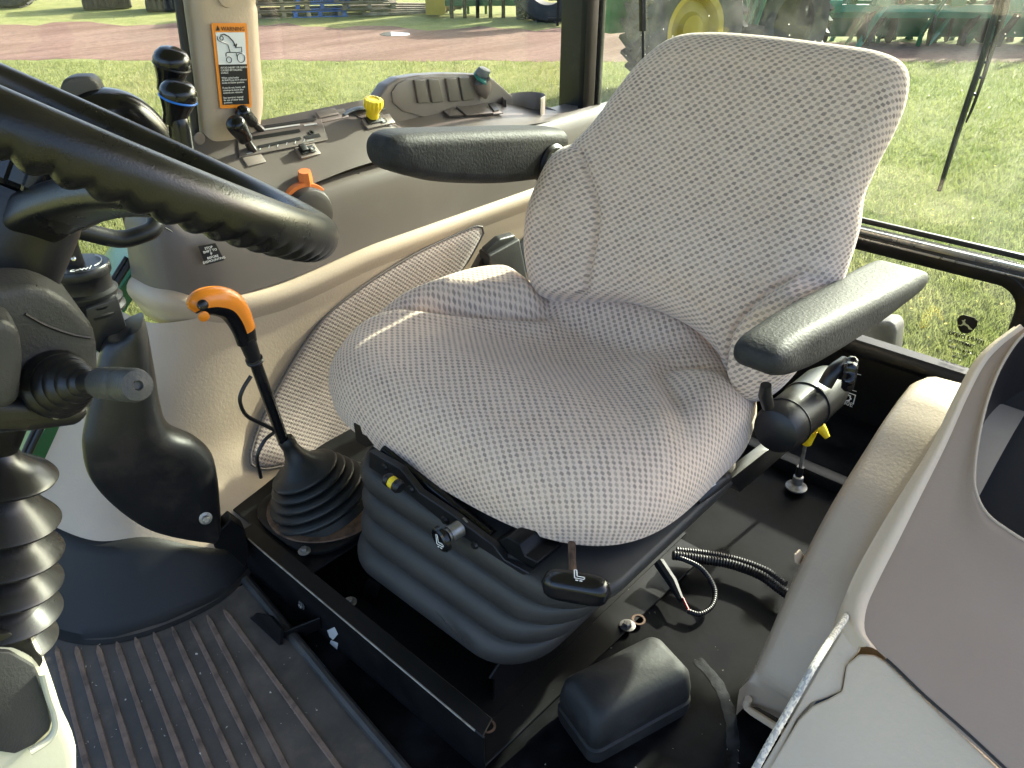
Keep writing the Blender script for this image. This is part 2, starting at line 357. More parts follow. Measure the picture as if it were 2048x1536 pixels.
#SEAT
# ------------------------------------------------------------------ operator seat
seat = Thing('operator_seat', 'fabric covered suspension seat with dotted grey beige upholstery and black armrests', 'seat', (.80, .70, .06))
def cushion():
    cx, cy = .943, .783; hl, hw = .292, .360          # half length (X), half width (Y)
    n = 3.4; NR, NA = 110, 288
    rows = []; uvs = []
    lens = [(1.25, .60), (.98, .44), (.80, .24), (.61, .0), (.47, -.19), (.36, -.33), (.30, -.44), (.31, -.54), (.39, -.62), (.55, -.69), (.8, -.77), (1.25, -.86)]
    lens = [(p.x, p.y) for p in cr([V((x, y, 0)) for x, y in lens], 60)]
    def lensd(a, b):         # signed distance, + inside the side bolster
        best = 9; ins = False; q = lens[-1]
        for p in lens:
            if (p[1] > b) != (q[1] > b) and a < (q[0]-p[0])*(b-p[1])/(q[1]-p[1])+p[0]: ins = not ins
            ex, ey = p[0]-q[0], p[1]-q[1]; t = max(0, min(1, ((a-q[0])*ex+(b-q[1])*ey)/(ex*ex+ey*ey+1e-12)))
            if not (q is lens[-1]):
                best = min(best, math.hypot(a-q[0]-ex*t, b-q[1]-ey*t))
            q = p
        return best if ins else -best
    def height(a, b):        # a lateral -1..1 (right +), b forward -1..1
        z = .430 - .030*math.exp(-((a/.5)**2))*sstep(.50, -.25, b)
        z += .014*sstep(-.1, .45, b)-.004*sstep(.45, .9, b)
        d = lensd(a, b) if a > 0 else lensd(-a-.26, b-.14); k = 1.0
        z += (.046 if a > 0 else .024)*sstep(-.01, .17 if a > 0 else .20, d)
        z += (.012 if a > 0 else .004)*sstep(.50, .95, abs(a))*sstep(.70, .10, b)*sstep(-.95, -.55, b)
        z += .010*math.exp(-((d+.10)/.09)**2)*sstep(-.75, -.3, b)      # main pad swells beside the fold
        z -= (.014 if a > 0 else .005)*math.exp(-(d/.05)**2)*sstep(1.0, .7, abs(a))
        z += .066*sstep(-.42, -.85, b)*sstep(.78, .3, abs(a))
        return z
    for k in range(NR+1):
        m = k/NR; row = []; uvr = []
        for j in range(NA):
            th = 2*math.pi*j/NA; ca, sa = math.cos(th), math.sin(th)
            rs = (abs(ca)**n+abs(sa)**n)**(-1/n)
            # edge: m in 0..0.72 on top, the rest round over and down
            if m < .72:
                rho = m/.72*.74; dz = 0
                dz = -.004*(m/.72)**4
            else:
                q = (m-.72)/.28*math.pi*.60
                rho = .74+.26*math.sin(min(q, math.pi/2)) - .03*max(0, math.sin(max(0, q-math.pi/2)))
                dz = -.004-(.118)*(1-math.cos(q))/(1-math.cos(math.pi*.60))
            a = ca*rs*rho; b = sa*rs*rho
            z = height(a, b)+dz
            if m >= .72:
                zt = height(ca*rs*.74, sa*rs*.74); zh = height(a, b); e = (m-.72)/.28
                z = zh*(1-e)**1.5+.440*(1-(1-e)**1.5)+dz
            # front is a little wider and rounder at the bottom
            fx = cx-hl*b*(1+.0*b); fy = cy+hw*a*(1+.03*b)
            row.append(V((fx, fy, z)))
            arc = (m/.72*.74 if m < .72 else .74+(m-.72)/.28*.60)
            uvr.append((ca*rs*hw*arc, sa*rs*hl*arc))
        rows.append(row); uvs.append(uvr)
    bm = NB(); add_grid(bm, rows, cu=True, uvs=uvs, flip=True)
    bmesh.ops.remove_doubles(bm, verts=bm.verts, dist=1e-6)
    return fin('seat_cushion', bm, M['fabric'], seat, ang=180, recalc=False)
cushion()
# backrest: outline on its mid plane
BQ = V((1.135, .70, .40)); BT = R_(20)
b_up = V((math.sin(BT), 0, math.cos(BT))); b_lat = V((0, 1, 0)); b_n = b_lat.cross(b_up); 
if b_n.x > 0: b_n = -b_n                                  # points to the front of the seat
def bpl(px, py):
    q = Ppl(px, py, BQ, b_n); return ((q-BQ).dot(b_lat), (q-BQ).dot(b_up))
def backrest():
    px = [(1420, 62), (1345, 72), (1283, 118), (1235, 180), (1196, 240), (1160, 282), (1122, 312), (1098, 370), (1080, 440), (1076, 510), (1086, 572), (1112, 600),
          (1180, 606), (1250, 604), (1330, 626), (1400, 664), (1450, 716), (1478, 768), (1530, 800), (1605, 735), (1672, 600), (1704, 510), (1720, 450), (1728, 390), (1752, 330), (1790, 252), (1812, 185), (1808, 130), (1755, 100), (1640, 82), (1520, 68)]
    out = even([V((*bpl(*q), 0)) for q in px], 360, True)
    c = V((-.07, .25, 0)); NR = 120
    seamR = [V((*bpl(*q), 0)) for q in ((1188, 300), (1206, 350), (1222, 400), (1228, 450), (1216, 520), (1196, 604))]; seamR = cr(seamR, 60)
    seamL = [V((*bpl(*q), 0)) for q in ((1472, 772), (1480, 715), (1502, 648), (1560, 590), (1640, 532), (1712, 455))]; seamL = cr(seamL, 60)
    def sd(seam, p):        # signed-ish distance to a seam polyline
        best = 9; s = 0
        for a, b in zip(seam, seam[1:]):
            ab = b-a; t = max(0, min(1, (p-a).dot(ab)/ab.length_squared)); d = (p-(a+ab*t)).length
            if d < best: best = d; s = ab.x*(p-a).y-ab.y*(p-a).x
        return best if s > 0 else -best
    def front(p):
        lat, up = p.x+.06, p.y
        d = .042+.016*math.exp(-((up-.15)/.09)**2)*math.exp(-(lat/.16)**2)          # lumbar bulge
        d += .034*(abs(lat)/.27)**2*sstep(.46, .15, up)      # wings
        d -= .014*sstep(.30, .55, up)
        dr = sd(seamR, p); dl = sd(seamL, p)
        d += .008*sstep(0, .06, dr)*sstep(.36, .2, up)-.011*math.exp(-(dr/.006)**2)*sstep(.36, .28, up)
        d += .042*sstep(-.002, .022, dl)*sstep(.38, .12, up)-.009*math.exp(-(dl/.005)**2)*sstep(.34, .26, up)
        return d
    def tot(j, k): pass
    rows = []; uvs = []
    fr = .80
    for k in range(NR+1):
        m = k/NR; row = []; uvr = []
        for j, o in enumerate(out):
            e = o-c; L = e.length; u = e/L
            R = min(.052, L*.3)                              # edge radius
            inner = L-R
            if m < fr:
                s = inner*m/fr; p = c+u*s; h = front(p); arc = s
                h -= .006*sstep(.8, 1, m/fr)
            else:
                q = (m-fr)/(1-fr)*math.pi*.86
                pf = c+u*inner; h0 = front(pf)-.006
                p = c+u*(inner+R*math.sin(q)); h = h0*(.5+.5*math.cos(q))+(-.045)*(.5-.5*math.cos(q)); arc = inner+R*1.25*q
            row.append(BQ+b_lat*p.x+b_up*p.y+b_n*h); uvr.append((u.x*arc, u.y*arc))
        rows.append(row); uvs.append(uvr)
    bm = NB(); vs = add_grid(bm, rows, cu=True, uvs=uvs)
    bmesh.ops.remove_doubles(bm, verts=bm.verts, dist=1e-6)
    bmesh.ops.recalc_face_normals(bm, faces=bm.faces)
    o = fin('backrest', bm, M['fabric'], seat, ang=180, recalc=False)
    # hard shell behind
    shell = [[BQ+b_lat*(c.x+(p.x-c.x)*f)+b_up*(c.y+(p.y-c.y)*f)+b_n*h for p in out[::6]] for f, h in ((.90, -.03), (.91, -.05), (.86, -.06), (.5, -.072), (.02, -.075))]
    bm = NB(); vs = add_grid(bm, shell, cu=True); cap(bm, vs[-1]); cap(bm, vs[0])
    fin('back_shell', bm, M['black'], seat)
backrest()
#SEATPARTS
def arm(name, secs, ynear, yfar, r, parent, top_in=0.0):
    rows = []
    for px, pt, pb, *wf in secs:
        a = P(px, pt, y=ynear); b = P(px, pb, y=ynear); h = abs(a.z-b.z); w = abs(yfar-ynear)
        rr = min(r, h*.45); c = (a+b)/2; c.y = (ynear+yfar)/2
        rows.append([V((c.x, c.y+u, c.z+v)) for u, v in rrect(w*(wf[0] if wf else 1), h, min(rr, w*(wf[0] if wf else 1)*.45), 6)])
    cols = [cr([q[j] for q in rows], len(rows)*6) for j in range(len(rows[0]))]; rows = [[c[i] for c in cols] for i in range(len(cols[0]))]
    bm = NB(); vs = add_grid(bm, rows, cu=True); cap(bm, vs[0]); cap(bm, vs[-1])
    return fin(name, bm, M['armpad'], parent, ang=60)
arm('armrest', [(788, 302, 326, .45), (790, 291, 338, .68), (796, 281, 346, .84), (808, 274, 352, .93), (830, 269, 358, .98), (890, 266, 369), (1000, 263, 371), (1085, 261, 362), (1135, 262, 352)], 1.01, 1.095, .022, seat)
arm('armrest', [(1568, 734, 752, .45), (1573, 722, 757, .72), (1588, 703, 757, .86), (1615, 682, 749, .88), (1660, 653, 724, .95), (1740, 608, 668, 1.05), (1805, 570, 614, 1.15), (1840, 550, 586, 1.15), (1853, 549, 570, 1.08)], .315, .398, .020, seat)
# armrest hinge on the right side: ring and pivot bolt
q = P(1112, 330, y=1.0)
obj_lathe('armrest_hinge', [(.0, 0), (.034, 0), (.040, .006), (.040, .03), (.03, .04), (0, .04)], q, (0, 1, 0), M['black'], seat)
obj_lathe('pivot_bolt', [(.0, -.008), (.011, -.008), (.014, 0), (.014, .004), (0, .004)], P(1108, 322, y=.985), (0, 1, 0), M['bolt'], seat, n=16)
# adjuster housing below the left armrest
a = P(1552, 862, y=.392); b = P(1655, 772, y=.392)
ax = (b-a); L = ax.length
obj_lathe('tilt_adjuster_housing', [(.0, -.012), (.020, -.012), (.036, -.004), (.0405, .008), (.0415, .03), (.0405, L*.55), (.042, L*.56), (.042, L*.9), (.037, L*1.02), (.02, L*1.06), (0, L*1.06)], a, ax, M['black'], seat, n=40)
for f, w_ in ((.18, .0025), (.55, .002)):
    obj_lathe('housing_rib', [(.0405, -w_), (.0430, -w_), (.0430, w_), (.0405, w_)], a+ax*f, ax, M['black'], seat, n=40)
bm = NB(); add_tube(bm, [P(1532, 770, y=.385), P(1530, 790, y=.385), P(1536, 812, y=.385)], [.008, .010, .009], 12); fin('release_button', bm, M['black'], seat)
obj_tube('armrest_bracket', [P(1650, 770, y=.37), P(1668, 742, y=.365), P(1690, 725, y=.36)], .012, M['black'], seat, 12, 4)
bm = NB(); kq = P(1700, 748, y=.345); kx, ky, kz = frame((.25, -.95, .1))
rows = []
for r, h in ((.010, -.03), (.012, -.012), (.022, -.010), (.026, -.004), (.026, .004), (.022, .009), (.002, .011)):
    rows.append([kq+kz*h+(kx*math.cos(t)+ky*math.sin(t))*r*(1+(.13*math.cos(6*t) if r > .015 else 0)) for t in (2*math.pi*k/48 for k in range(48))])
vs = add_grid(bm, rows, cu=True); cap(bm, vs[0]); cap(bm, vs[-1]); fin('star_knob', bm, M['blackgloss'], seat)
# pan under the cushion
def sup(cx, cy, hl, hw, n, k): return [V((cx-hl*math.copysign(abs(math.sin(t))**(2/n), math.sin(t)), cy+hw*math.copysign(abs(math.cos(t))**(2/n), math.cos(t)), 0)) for t in (2*math.pi*i/k for i in range(k))]
pan = sup(.945, .760, .268, .300, 3.2, 64)
bm = NB(); rows = [[V((.945+(p.x-.945)*f, .760+(p.y-.760)*f, z)) for p in pan] for f, z in ((.9, .322), (.99, .322), (1.0, .332), (.95, .345))]
vs = add_grid(bm, rows, cu=True); cap(bm, vs[0]); cap(bm, vs[-1]); fin('seat_pan', bm, M['black'], seat)
# rubber bellows of the suspension
bm = NB(); rows = []; NF = 4; NS = 16
for i in range(NF*NS+1):
    f = i/(NF*NS); g = (f*NF) % 1
    o = .017*abs(math.sin(math.pi*(f*NF)))**.55 if f < 1 else 0
    z = .295-.215*f
    x0, x1 = .632-.028*f, 1.08-.05*f; y0, y1 = .432+.115*f**1.2, .935+.01*f
    x0 += .010*math.sin(math.pi*f); y0 += .014*math.sin(math.pi*f)
    cx, cy = (x0+x1)/2, (y0+y1)/2
    rows.append([V((cx+u, cy+v, z)) for u, v in rrect(x1-x0+2*o, y1-y0+2*o, .075+o, 10)])
vs = add_grid(bm, rows, cu=True); cap(bm, vs[0]); cap(bm, vs[-1]); bel = fin('suspension_bellows', bm, M['rubber'], seat, ang=50)
tx = (P(945, 1285, x=.590)-P(868, 1205, x=.592))
obj_text('embossed_lettering', 'SEATING', .020, P(940, 1292, x=.586), -tx, V((0, 0, -1)).cross(V((0, 1, 0))).cross(tx) if False else V((.25, 0, -1)), M['rubber'], bel, off=.0005)
# upper frame: trim strip with rivets, slide rail, brackets
X0 = .622
strip = [P(*q, x=X0) for q in ((738, 902), (800, 938), (838, 985), (905, 1030), (960, 1072), (985, 1090), (1008, 1120), (1060, 1148), (1040, 1152), (985, 1128), (880, 1040), (800, 975), (738, 935))]
obj_prism('frame_strip', strip, (.012, 0, 0), M['black'], seat, .001, 1)
for q in ((770, 934), (822, 978), (890, 1040), (950, 1090)):
    obj_lathe('rivet', [(0, -.004), (.005, -.004), (.007, 0), (0, 0)], P(*q, x=X0-.001), (1, 0, 0), M['black'], seat, n=14)
obj_tube('slide_bar', [P(768, 900, x=.650), P(985, 1072, x=.650)], .0095, M['blackgloss'], seat, 14)
r0 = P(1105, 1125, x=.70); 
obj_prism('rail_channel', [P(*q, x=.635) for q in ((985, 1085), (1015, 1075), (1040, 1088), (1050, 1112), (1075, 1125), (1062, 1146), (1020, 1132), (1000, 1112))], (.07, 0, 0), M['steel'], seat, .0015, 1)
obj_prism('rail_channel', [P(*q, x=.655) for q in ((706, 846), (722, 850), (724, 868), (745, 872), (755, 892), (730, 894), (712, 884))], (.30, 0, 0), M['steel'], seat, .0015, 1)
# ride indicator
iq = P(787, 966, x=.600); ia = (P(806, 980, x=.600)-P(768, 952, x=.600)).normalized()
obj_lathe('ride_indicator', [(0, -.017), (.008, -.017), (.011, -.013), (.011, -.006), (.0085, -.005), (.0085, .005), (.011, .006), (.011, .013), (.008, .017), (0, .017)], iq, ia, M['black'], seat, n=20)
obj_lathe('yellow_gauge', [(0, -.005), (.0098, -.005), (.0098, .005), (0, .005)], iq, ia, M['yellow'], seat, n=20, label='bright yellow band in the ride indicator window')
# height knob
kq = P(884, 1078, x=.588)
obj_lathe('knob_stem', [(0, 0), (.010, 0), (.010, .010), (.0125, .010), (.0125, .030), (.009, .031), (.009, .036), (.0125, .037), (.0125, .040), (0, .040)], kq+V((.004, 0, 0)), (1, -.18, .10), M['bolt'], seat, n=18)
hk = obj_lathe('height_knob', [(0, -.006), (.018, -.006), (.0205, -.003), (.0205, .003), (.012, .006), (.008, .012), (0, .012)], kq, (1, -.18, .10), M['blackgloss'], seat, n=32)
def seatmark(org, xd, yd, s, parent, mir=1):
    """outline seat symbol with two arrows"""
    xd = V(xd).normalized()*mir; yd = V(yd).normalized(); n_ = V((xd).cross(yd)).normalized()*mir
    def T(u, v): return V(org)+xd*u*s+yd*v*s+n_*.0008
    def seg(bm, a, b, w_):
        d = V((b[0]-a[0], b[1]-a[1], 0)).normalized(); p = V((-d.y, d.x, 0))*w_
        vs = [bm.verts.new(T(*q)) for q in ((a[0]+p.x, a[1]+p.y), (b[0]+p.x, b[1]+p.y), (b[0]-p.x, b[1]-p.y), (a[0]-p.x, a[1]-p.y))]
        bm.faces.new(vs)
    bm = NB(); pts = [(-.45, .95), (-.15, .95), (.05, -.05), (.95, -.05), (.95, -.40), (-.2, -.40), (-.45, .95)]
    for a, b in zip(pts, pts[1:]): seg(bm, a, b, .07)
    for u in (.1, .6): seg(bm, (u-.15, -.72), (u+.2, -.72), .09)
    return fin('seat_symbol', bm, M['white'], parent, smooth=False)
seatmark(kq+V((-.0072, 0, 0)), (0, -1, .12), (.1, 0, 1), .0115, hk)
# slide handle in front
a = P(1100, 1166, z=.318); b = P(1205, 1184, z=.318); d = (b-a).normalized(); up_ = V((0, 0, 1)); fr_ = d.cross(up_)
bm = NB(); rows = []
for k in range(17):
    t = -1+2*k/16; s_ = (1-abs(t)**5)**.5 if abs(t) < 1 else .02
    c = (a+b)/2+d*t*((b-a).length/2+.012)
    rows.append([c+fr_*u*max(s_, .05)+up_*v*max(s_, .05) for u, v in rrect(.036, .040, .014, 5)])
vs = add_grid(bm, rows, cu=True); cap(bm, vs[0]); cap(bm, vs[-1]); sh = fin('slide_handle', bm, M['blackgloss'], seat, ang=60)
seatmark((a+b)/2-fr_*.004+V((0, 0, .0208)) if False else (a+b)/2+up_*.0204, d, -fr_ if fr_.x < 0 else fr_, .011, sh)
obj_tube('handle_rod', [P(1146, 1160, z=.318), P(1144, 1112, z=.318), P(1143, 1040, z=.322)], .0055, M['rust'], seat, 10)
# side lever below the cushion
a = P(1385, 995, z=.30); b = P(1452, 950, z=.31)
bm = NB(); add_tube(bm, [a, (a+b)/2+V((0, 0, .004)), b], [.016, .018, .013], 14, True, 4, flat=.7); lv = fin('side_lever', bm, M['black'], seat)
bm = NB(); m0 = P(1418, 968, z=.318); d = (b-a).normalized(); q = V((0, 0, 1)).cross(d)
for u0, u1, v0, v1 in ((-.010, -.005, -.008, .006), (-.010, .008, -.008, -.003)):
    bm.faces.new([bm.verts.new(m0+d*u+q*v) for u, v in ((u0, v0), (u1, v0), (u1, v1), (u0, v1))])
fin('lever_mark', bm, M['white'], lv, smooth=False)
obj_prism('side_frame', [P(*q, y=.425) for q in ((1460, 960), (1530, 905), (1600, 850), (1590, 890), (1540, 935), (1480, 985))], (0, .02, 0), M['black'], seat, .003)
# belt buckle holder on the right
bk = [P(*q, y=1.14) for q in ((978, 512), (1040, 478), (1058, 572), (1056, 600), (990, 600))]
obj_prism('buckle_sleeve', bk, (.012, .045, 0), M['block'], seat, .006, 3)
obj_prism('buckle', [P(*q, y=1.15) for q in ((972, 502), (1000, 478), (1030, 470), (1034, 485), (1000, 505), (978, 522))], (.01, .025, 0), M['black'], seat, .005, 3)
obj_prism('belt_anchor', [P(*q, y=1.17) for q in ((944, 552), (964, 516), (982, 530), (982, 575), (945, 575))], (.02, .03, 0), M['black'], seat, .004, 2)

#CAB
GZ = -1.10
# ------------------------------------------------------------------ cab floor and mat
def sheet(name, x0, x1, y0, y1, z0, z1, mat, label=None):
    bm = NB(); add_box(bm, ((x0+x1)/2, (y0+y1)/2, (z0+z1)/2), (x1-x0, y1-y0, z1-z0)); return fin(name, bm, mat, None, smooth=False)
flo = sheet('cab_floor', -.75, 1.86, -.12, 1.46, -.05, -.004, M['floor']); flo['kind'] = 'structure'
# sealant arc on the floor
pts = [P(*q, z=-.002) for q in ((1395, 1318), (1432, 1360), (1455, 1410), (1466, 1470), (1462, 1540), (1445, 1600))]
bm = NB(); add_tube(bm, [V((q.x, q.y, -.0035)) for q in even(pts, 60)], [.0095+.0012*math.sin(i*.9)*math.sin(i*.37) for i in range(60)], 8, flat=.03); o = fin('sealant_bead', bm, pmat('grey_sealant', (.020, .022, .024), .6, .6, 25, .9, 120, spec=.1), flo)
mat_t = Thing('floor_mat', 'black ribbed rubber floor mat with brown dust on its ribs', 'floor mat', (.28, .8, 0))
mo = [P(*q, z=0) for q in ((490, 1166), (800, 1536))]
edge = [V((-.35, 1.33, 0)), V((.16, 1.27, 0)), V((.205, 1.206, 0)), V((.254, 1.16, 0)), V((.329, 1.127, 0)), V((.407, 1.11, 0)), V((.474, 1.104, 0)), V((.424, .55, 0)), V((.40, .10, 0)), V((-.35, .10, 0))]
obj_prism('mat_sheet', [p+V((0, 0, -.0035)) for p in edge], (0, 0, .0042), M['mat'], mat_t, 0, smooth=False)
tops = [(112, 1293), (152, 1293), (195, 1291), (233, 1284), (270, 1275), (307, 1265), (344, 1254), (380, 1243), (414, 1231), (447, 1219)]
bots = [(175, 1536), (222, 1536), (270, 1536), (320, 1536), (371, 1536), (420, 1536), (470, 1536), (523, 1536), (572, 1536), (677, 1536)]
for (a, b) in zip(tops, bots):
    A = P(*a, z=.001); B = P(*b, z=.001); d = (B-A); B = A+d*2.0 if False else A+d*1.25
    n_ = 26; c = [A.lerp(B, i/n_) for i in range(n_+1)]; sd_ = V((1, 0, 0)); rows = []
    for i, p in enumerate(c):
        w_ = .0046+.0005*math.sin(i*.45+a[0]); e = .3 if i in (0, n_) else 1
        rows.append([p+V((-w_*e, 0, 0)), p+V((-w_*.75*e, 0, .0036*e)), p+V((w_*.75*e, 0, .0036*e)), p+V((w_*e, 0, 0))])
    bm = NB(); add_grid(bm, rows); fin('rib', bm, M['rib'], mat_t)
# raised rear lip of the mat along the seat base
lp = [P(492, 1160, z=.004), P(600, 1290, z=.004), P(700, 1412, z=.004), P(800, 1530, z=.004)]
lp = [lp[0], lp[1], lp[2], lp[3], lp[3]+(lp[3]-lp[2])]
obj_tube('edge_lip', lp, .010, pmat('mat_lip', (.034, .032, .030), .5, .2, 14, .3, 160, dust=.4, dustcol=(.08, .065, .05)), mat_t, 10, 4)

# ------------------------------------------------------------------ right fender console
con = Thing('side_console', 'long tan and taupe plastic side console with controls and a fabric side panel', 'console', (1.0, 1.3, 0))
def csec(z):    # plan curve of the inner wall at height z, rear to front
    k = [(.52, [(1.86, 1.272), (1.5, 1.270), (1.1, 1.270), (.75, 1.270), (.62, 1.276), (.565, 1.300), (.545, 1.34), (.545, 1.41)]),
         (.46, [(1.86, 1.272), (1.5, 1.270), (1.1, 1.270), (.75, 1.270), (.60, 1.276), (.535, 1.300), (.508, 1.34), (.500, 1.41)]),
         (.35, [(1.86, 1.275), (1.5, 1.272), (1.1, 1.272), (.75, 1.272), (.55, 1.270), (.465, 1.290), (.42, 1.335), (.395, 1.41)]),
         (.20, [(1.86, 1.275), (1.5, 1.272), (1.1, 1.272), (.76, 1.270), (.55, 1.255), (.43, 1.258), (.34, 1.30), (.275, 1.41)]),
         (.08, [(1.86, 1.270), (1.5, 1.268), (1.1, 1.268), (.78, 1.262), (.58, 1.215), (.42, 1.185), (.28, 1.235), (.19, 1.41)]),
         (.00, [(1.86, 1.265), (1.5, 1.262), (1.1, 1.262), (.78, 1.250), (.58, 1.175), (.42, 1.125), (.24, 1.195), (.15, 1.41)])]
    k = k[::-1]
    for (z0, a), (z1, b) in zip(k, k[1:]):
        if z <= z1 or z1 == .52:
            f = (z-z0)/(z1-z0); return [V((p[0]+(q[0]-p[0])*f, p[1]+(q[1]-p[1])*f, z)) for p, q in zip(a, b)]
rows = []
ctrl = [csec(z) for z in (0, .04, .08, .14, .20, .27, .35, .42, .46)]
cols = [cr([r[j] for r in ctrl], 50) for j in range(8)]
rows = [cr([c[i] for c in cols], 90) for i in range(50)]
bm = NB(); add_grid(bm, rows); fin('lower_trim', bm, M['tan'], con, recalc=True)
# belt ridge above the lower trim
def along(profile, z0f, name, mat, parent=con, n=110, smooth=True):
    """sweep an (inward offset, z) profile along the console wall"""
    base = cr(csec(.50), n); rows = []
    for i, p in enumerate(base):
        t = (base[min(i+1, n-1)]-base[max(i-1, 0)]).normalized(); inn = V((t.y, -t.x, 0))
        if inn.y > 0 and i < n*.6: inn = -inn
        if i >= n*.6 and inn.x > 0: inn = -inn
        zz = z0f(p.x)
        rows.append([V((p.x, p.y, 0))+inn*o+V((0, 0, zz+z)) for o, z in profile])
    bm = NB(); add_grid(bm, rows); return fin(name, bm, mat, parent)
def ridge_z(x):  # small rise at the front of the console
    return .0+.03*sstep(.62, .54, x)-.015*sstep(.55, .75, x)*sstep(1.0, .75, x)
along([(-.012, .405), (-.001, .432), (.004, .445), (.0085, .455), (.0095, .464), (.007, .473), (.001, .481), (-.006, .486), (-.02, .487)], ridge_z, 'belt_ridge', M['tan'])
along([(-.004, .484), (-.006, .50), (-.009, .53), (-.013, .565), (-.018, .595), (-.025, .615), (-.034, .625), (-.05, .630)], lambda x: ridge_z(x)*.7, 'upper_panel', M['taupe'])
# top deck
def deck_z(x, f):   # f 0 inner .. 1 outer
    zi = .630+.012*sstep(.7, 1.05, x)-.02*sstep(1.3, 1.7, x)+ridge_z(x)*.7
    zo = .735-.062*sstep(1.10, 1.20, x)-.055*sstep(1.45, 1.75, x)-.05*sstep(.75, .52, x)
    return zi+(zo-zi)*(f**.85)
rows = []
for i in range(70):
    x = .555+1.265*i/69; a = .0 if x > .64 else (.64-x)*.5
    rows.append([V((x, 1.305+a+(1.425-1.305-a)*f, deck_z(x, f))) for f in [k/12 for k in range(13)]]+[V((x, 1.432, deck_z(x, 1)-.01)), V((x, 1.435, .45))])
bm = NB(); add_grid(bm, rows); fin('deck', bm, M['taupe'], con)
def dk(px, py, lift=0.0):       # pixel onto the deck plane (sloping inwards)
    for i in range(1, 60):
        y = 1.29+i*.0028; p = P(px, py, y=y); f = (y-1.305)/.12
        if f >= 0 and p.z <= deck_z(p.x, min(f, 1)): break
    return p+V((0, -.64, .77))*lift
DU = V((0, .75, .66)); DN = V((0, -.66, .75)); DX = V((1, 0, 0))   # axes of the sloping deck
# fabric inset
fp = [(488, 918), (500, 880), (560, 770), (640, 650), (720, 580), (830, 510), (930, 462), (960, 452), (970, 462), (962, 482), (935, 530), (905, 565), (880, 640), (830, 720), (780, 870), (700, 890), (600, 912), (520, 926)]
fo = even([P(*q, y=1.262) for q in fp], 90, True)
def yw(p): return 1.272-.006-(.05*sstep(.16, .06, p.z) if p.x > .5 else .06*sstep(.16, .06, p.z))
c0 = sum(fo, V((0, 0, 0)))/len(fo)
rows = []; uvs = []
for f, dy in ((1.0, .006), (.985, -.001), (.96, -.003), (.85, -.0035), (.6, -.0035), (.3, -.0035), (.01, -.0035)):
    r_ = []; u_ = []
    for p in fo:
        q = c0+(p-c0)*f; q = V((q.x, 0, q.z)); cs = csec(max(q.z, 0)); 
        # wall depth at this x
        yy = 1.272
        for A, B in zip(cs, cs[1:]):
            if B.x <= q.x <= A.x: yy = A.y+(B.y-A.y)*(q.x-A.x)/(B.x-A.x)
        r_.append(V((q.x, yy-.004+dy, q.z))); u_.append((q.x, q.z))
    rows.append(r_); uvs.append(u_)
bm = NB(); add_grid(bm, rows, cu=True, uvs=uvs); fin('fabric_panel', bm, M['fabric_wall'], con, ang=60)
obj_tube('panel_welt', [V((p.x, rows[0][i].y-.007, p.z)) for i, p in enumerate(fo)]+[V((fo[0].x, rows[0][0].y-.007, fo[0].z))], .0026, M['taupe'], con, 8)
# storage pocket behind the buckle
pk = [P(*q, y=1.262) for q in ((1042, 488), (1064, 460), (1095, 475), (1120, 520), (1120, 545), (1050, 545), (1046, 510))]
obj_prism('storage_pocket', pk, (0, .01, 0), M['gunmetal'], con, .003)
pk = [P(*q, y=1.258) for q in ((1052, 486), (1066, 472), (1095, 490), (1110, 520), (1058, 520))]
obj_prism('pocket_opening', pk, (0, .006, 0), M['steel'], con)

# hydraulic lever plate with slots and two knob levers
o4 = [dk(*q) for q in ((478, 318), (655, 282), (640, 238), (470, 258))]
plate = obj_prism('lever_plate', [p+DN*.002 for p in o4], DN*.003, M['taupe'], con, .001, 1)
def slot(a, b, w_, mat=M['decalblack'], h=.0058, name='slot'):
    A, B = dk(*a), dk(*b); d = (B-A).normalized(); s_ = DN.cross(d).normalized()*w_
    t = [A+s_, B+s_, B-s_, A-s_]; return obj_prism(name, [p+DN*h for p in t], DN*.0006, mat, plate)
slot((505, 280), (598, 265), .0035); slot((515, 298), (600, 280), .003); slot((608, 279), (638, 274), .004); slot((525, 258), (630, 242), .003)
slot((518, 265), (598, 253), .0016, M['ltgrey'], name='print_line')
for k in range(6):
    q = (518+k*17.5, 304-k*3.2); slot(q, (q[0]+2, q[1]-6), .0009, M['ltgrey'], name='scale_mark')
slot((492, 312), (504, 308), .0012, M['ltgrey'], name='scale_mark'); slot((612, 286), (626, 283), .0012, M['ltgrey'], name='scale_mark')
slot((606, 255), (632, 251), .0018, M['ltgrey'], name='print_line')
obj_lathe('screw', [(0, 0), (.006, 0), (.006, .002), (.0035, .002), (.003, 0), (0, 0)], dk(621, 270, .0058), DN, M['black'], con, n=20)
def knoblever(base, tip, r, parent=con):
    B = dk(*base, .002); T = P(*tip, y=B.y-.02)
    st = obj_tube('lever_stem', [B, B.lerp(T, .55)], [.0075, .0065], M['black'], parent, 8)
    d = (T-B); A = B.lerp(T, .38)
    return obj_tube('lever_knob', [A, A+d*.06, B.lerp(T, .62), B.lerp(T, .85), T, T+d*.10, T+d*.15], [.006, r*.85, r*.95, r*1.12, r*1.12, r*.75, .001], M['blackgloss'], parent, 20, 5)
knoblever((506, 303), (470, 246), .0155); knoblever((522, 262), (484, 224), .0125)
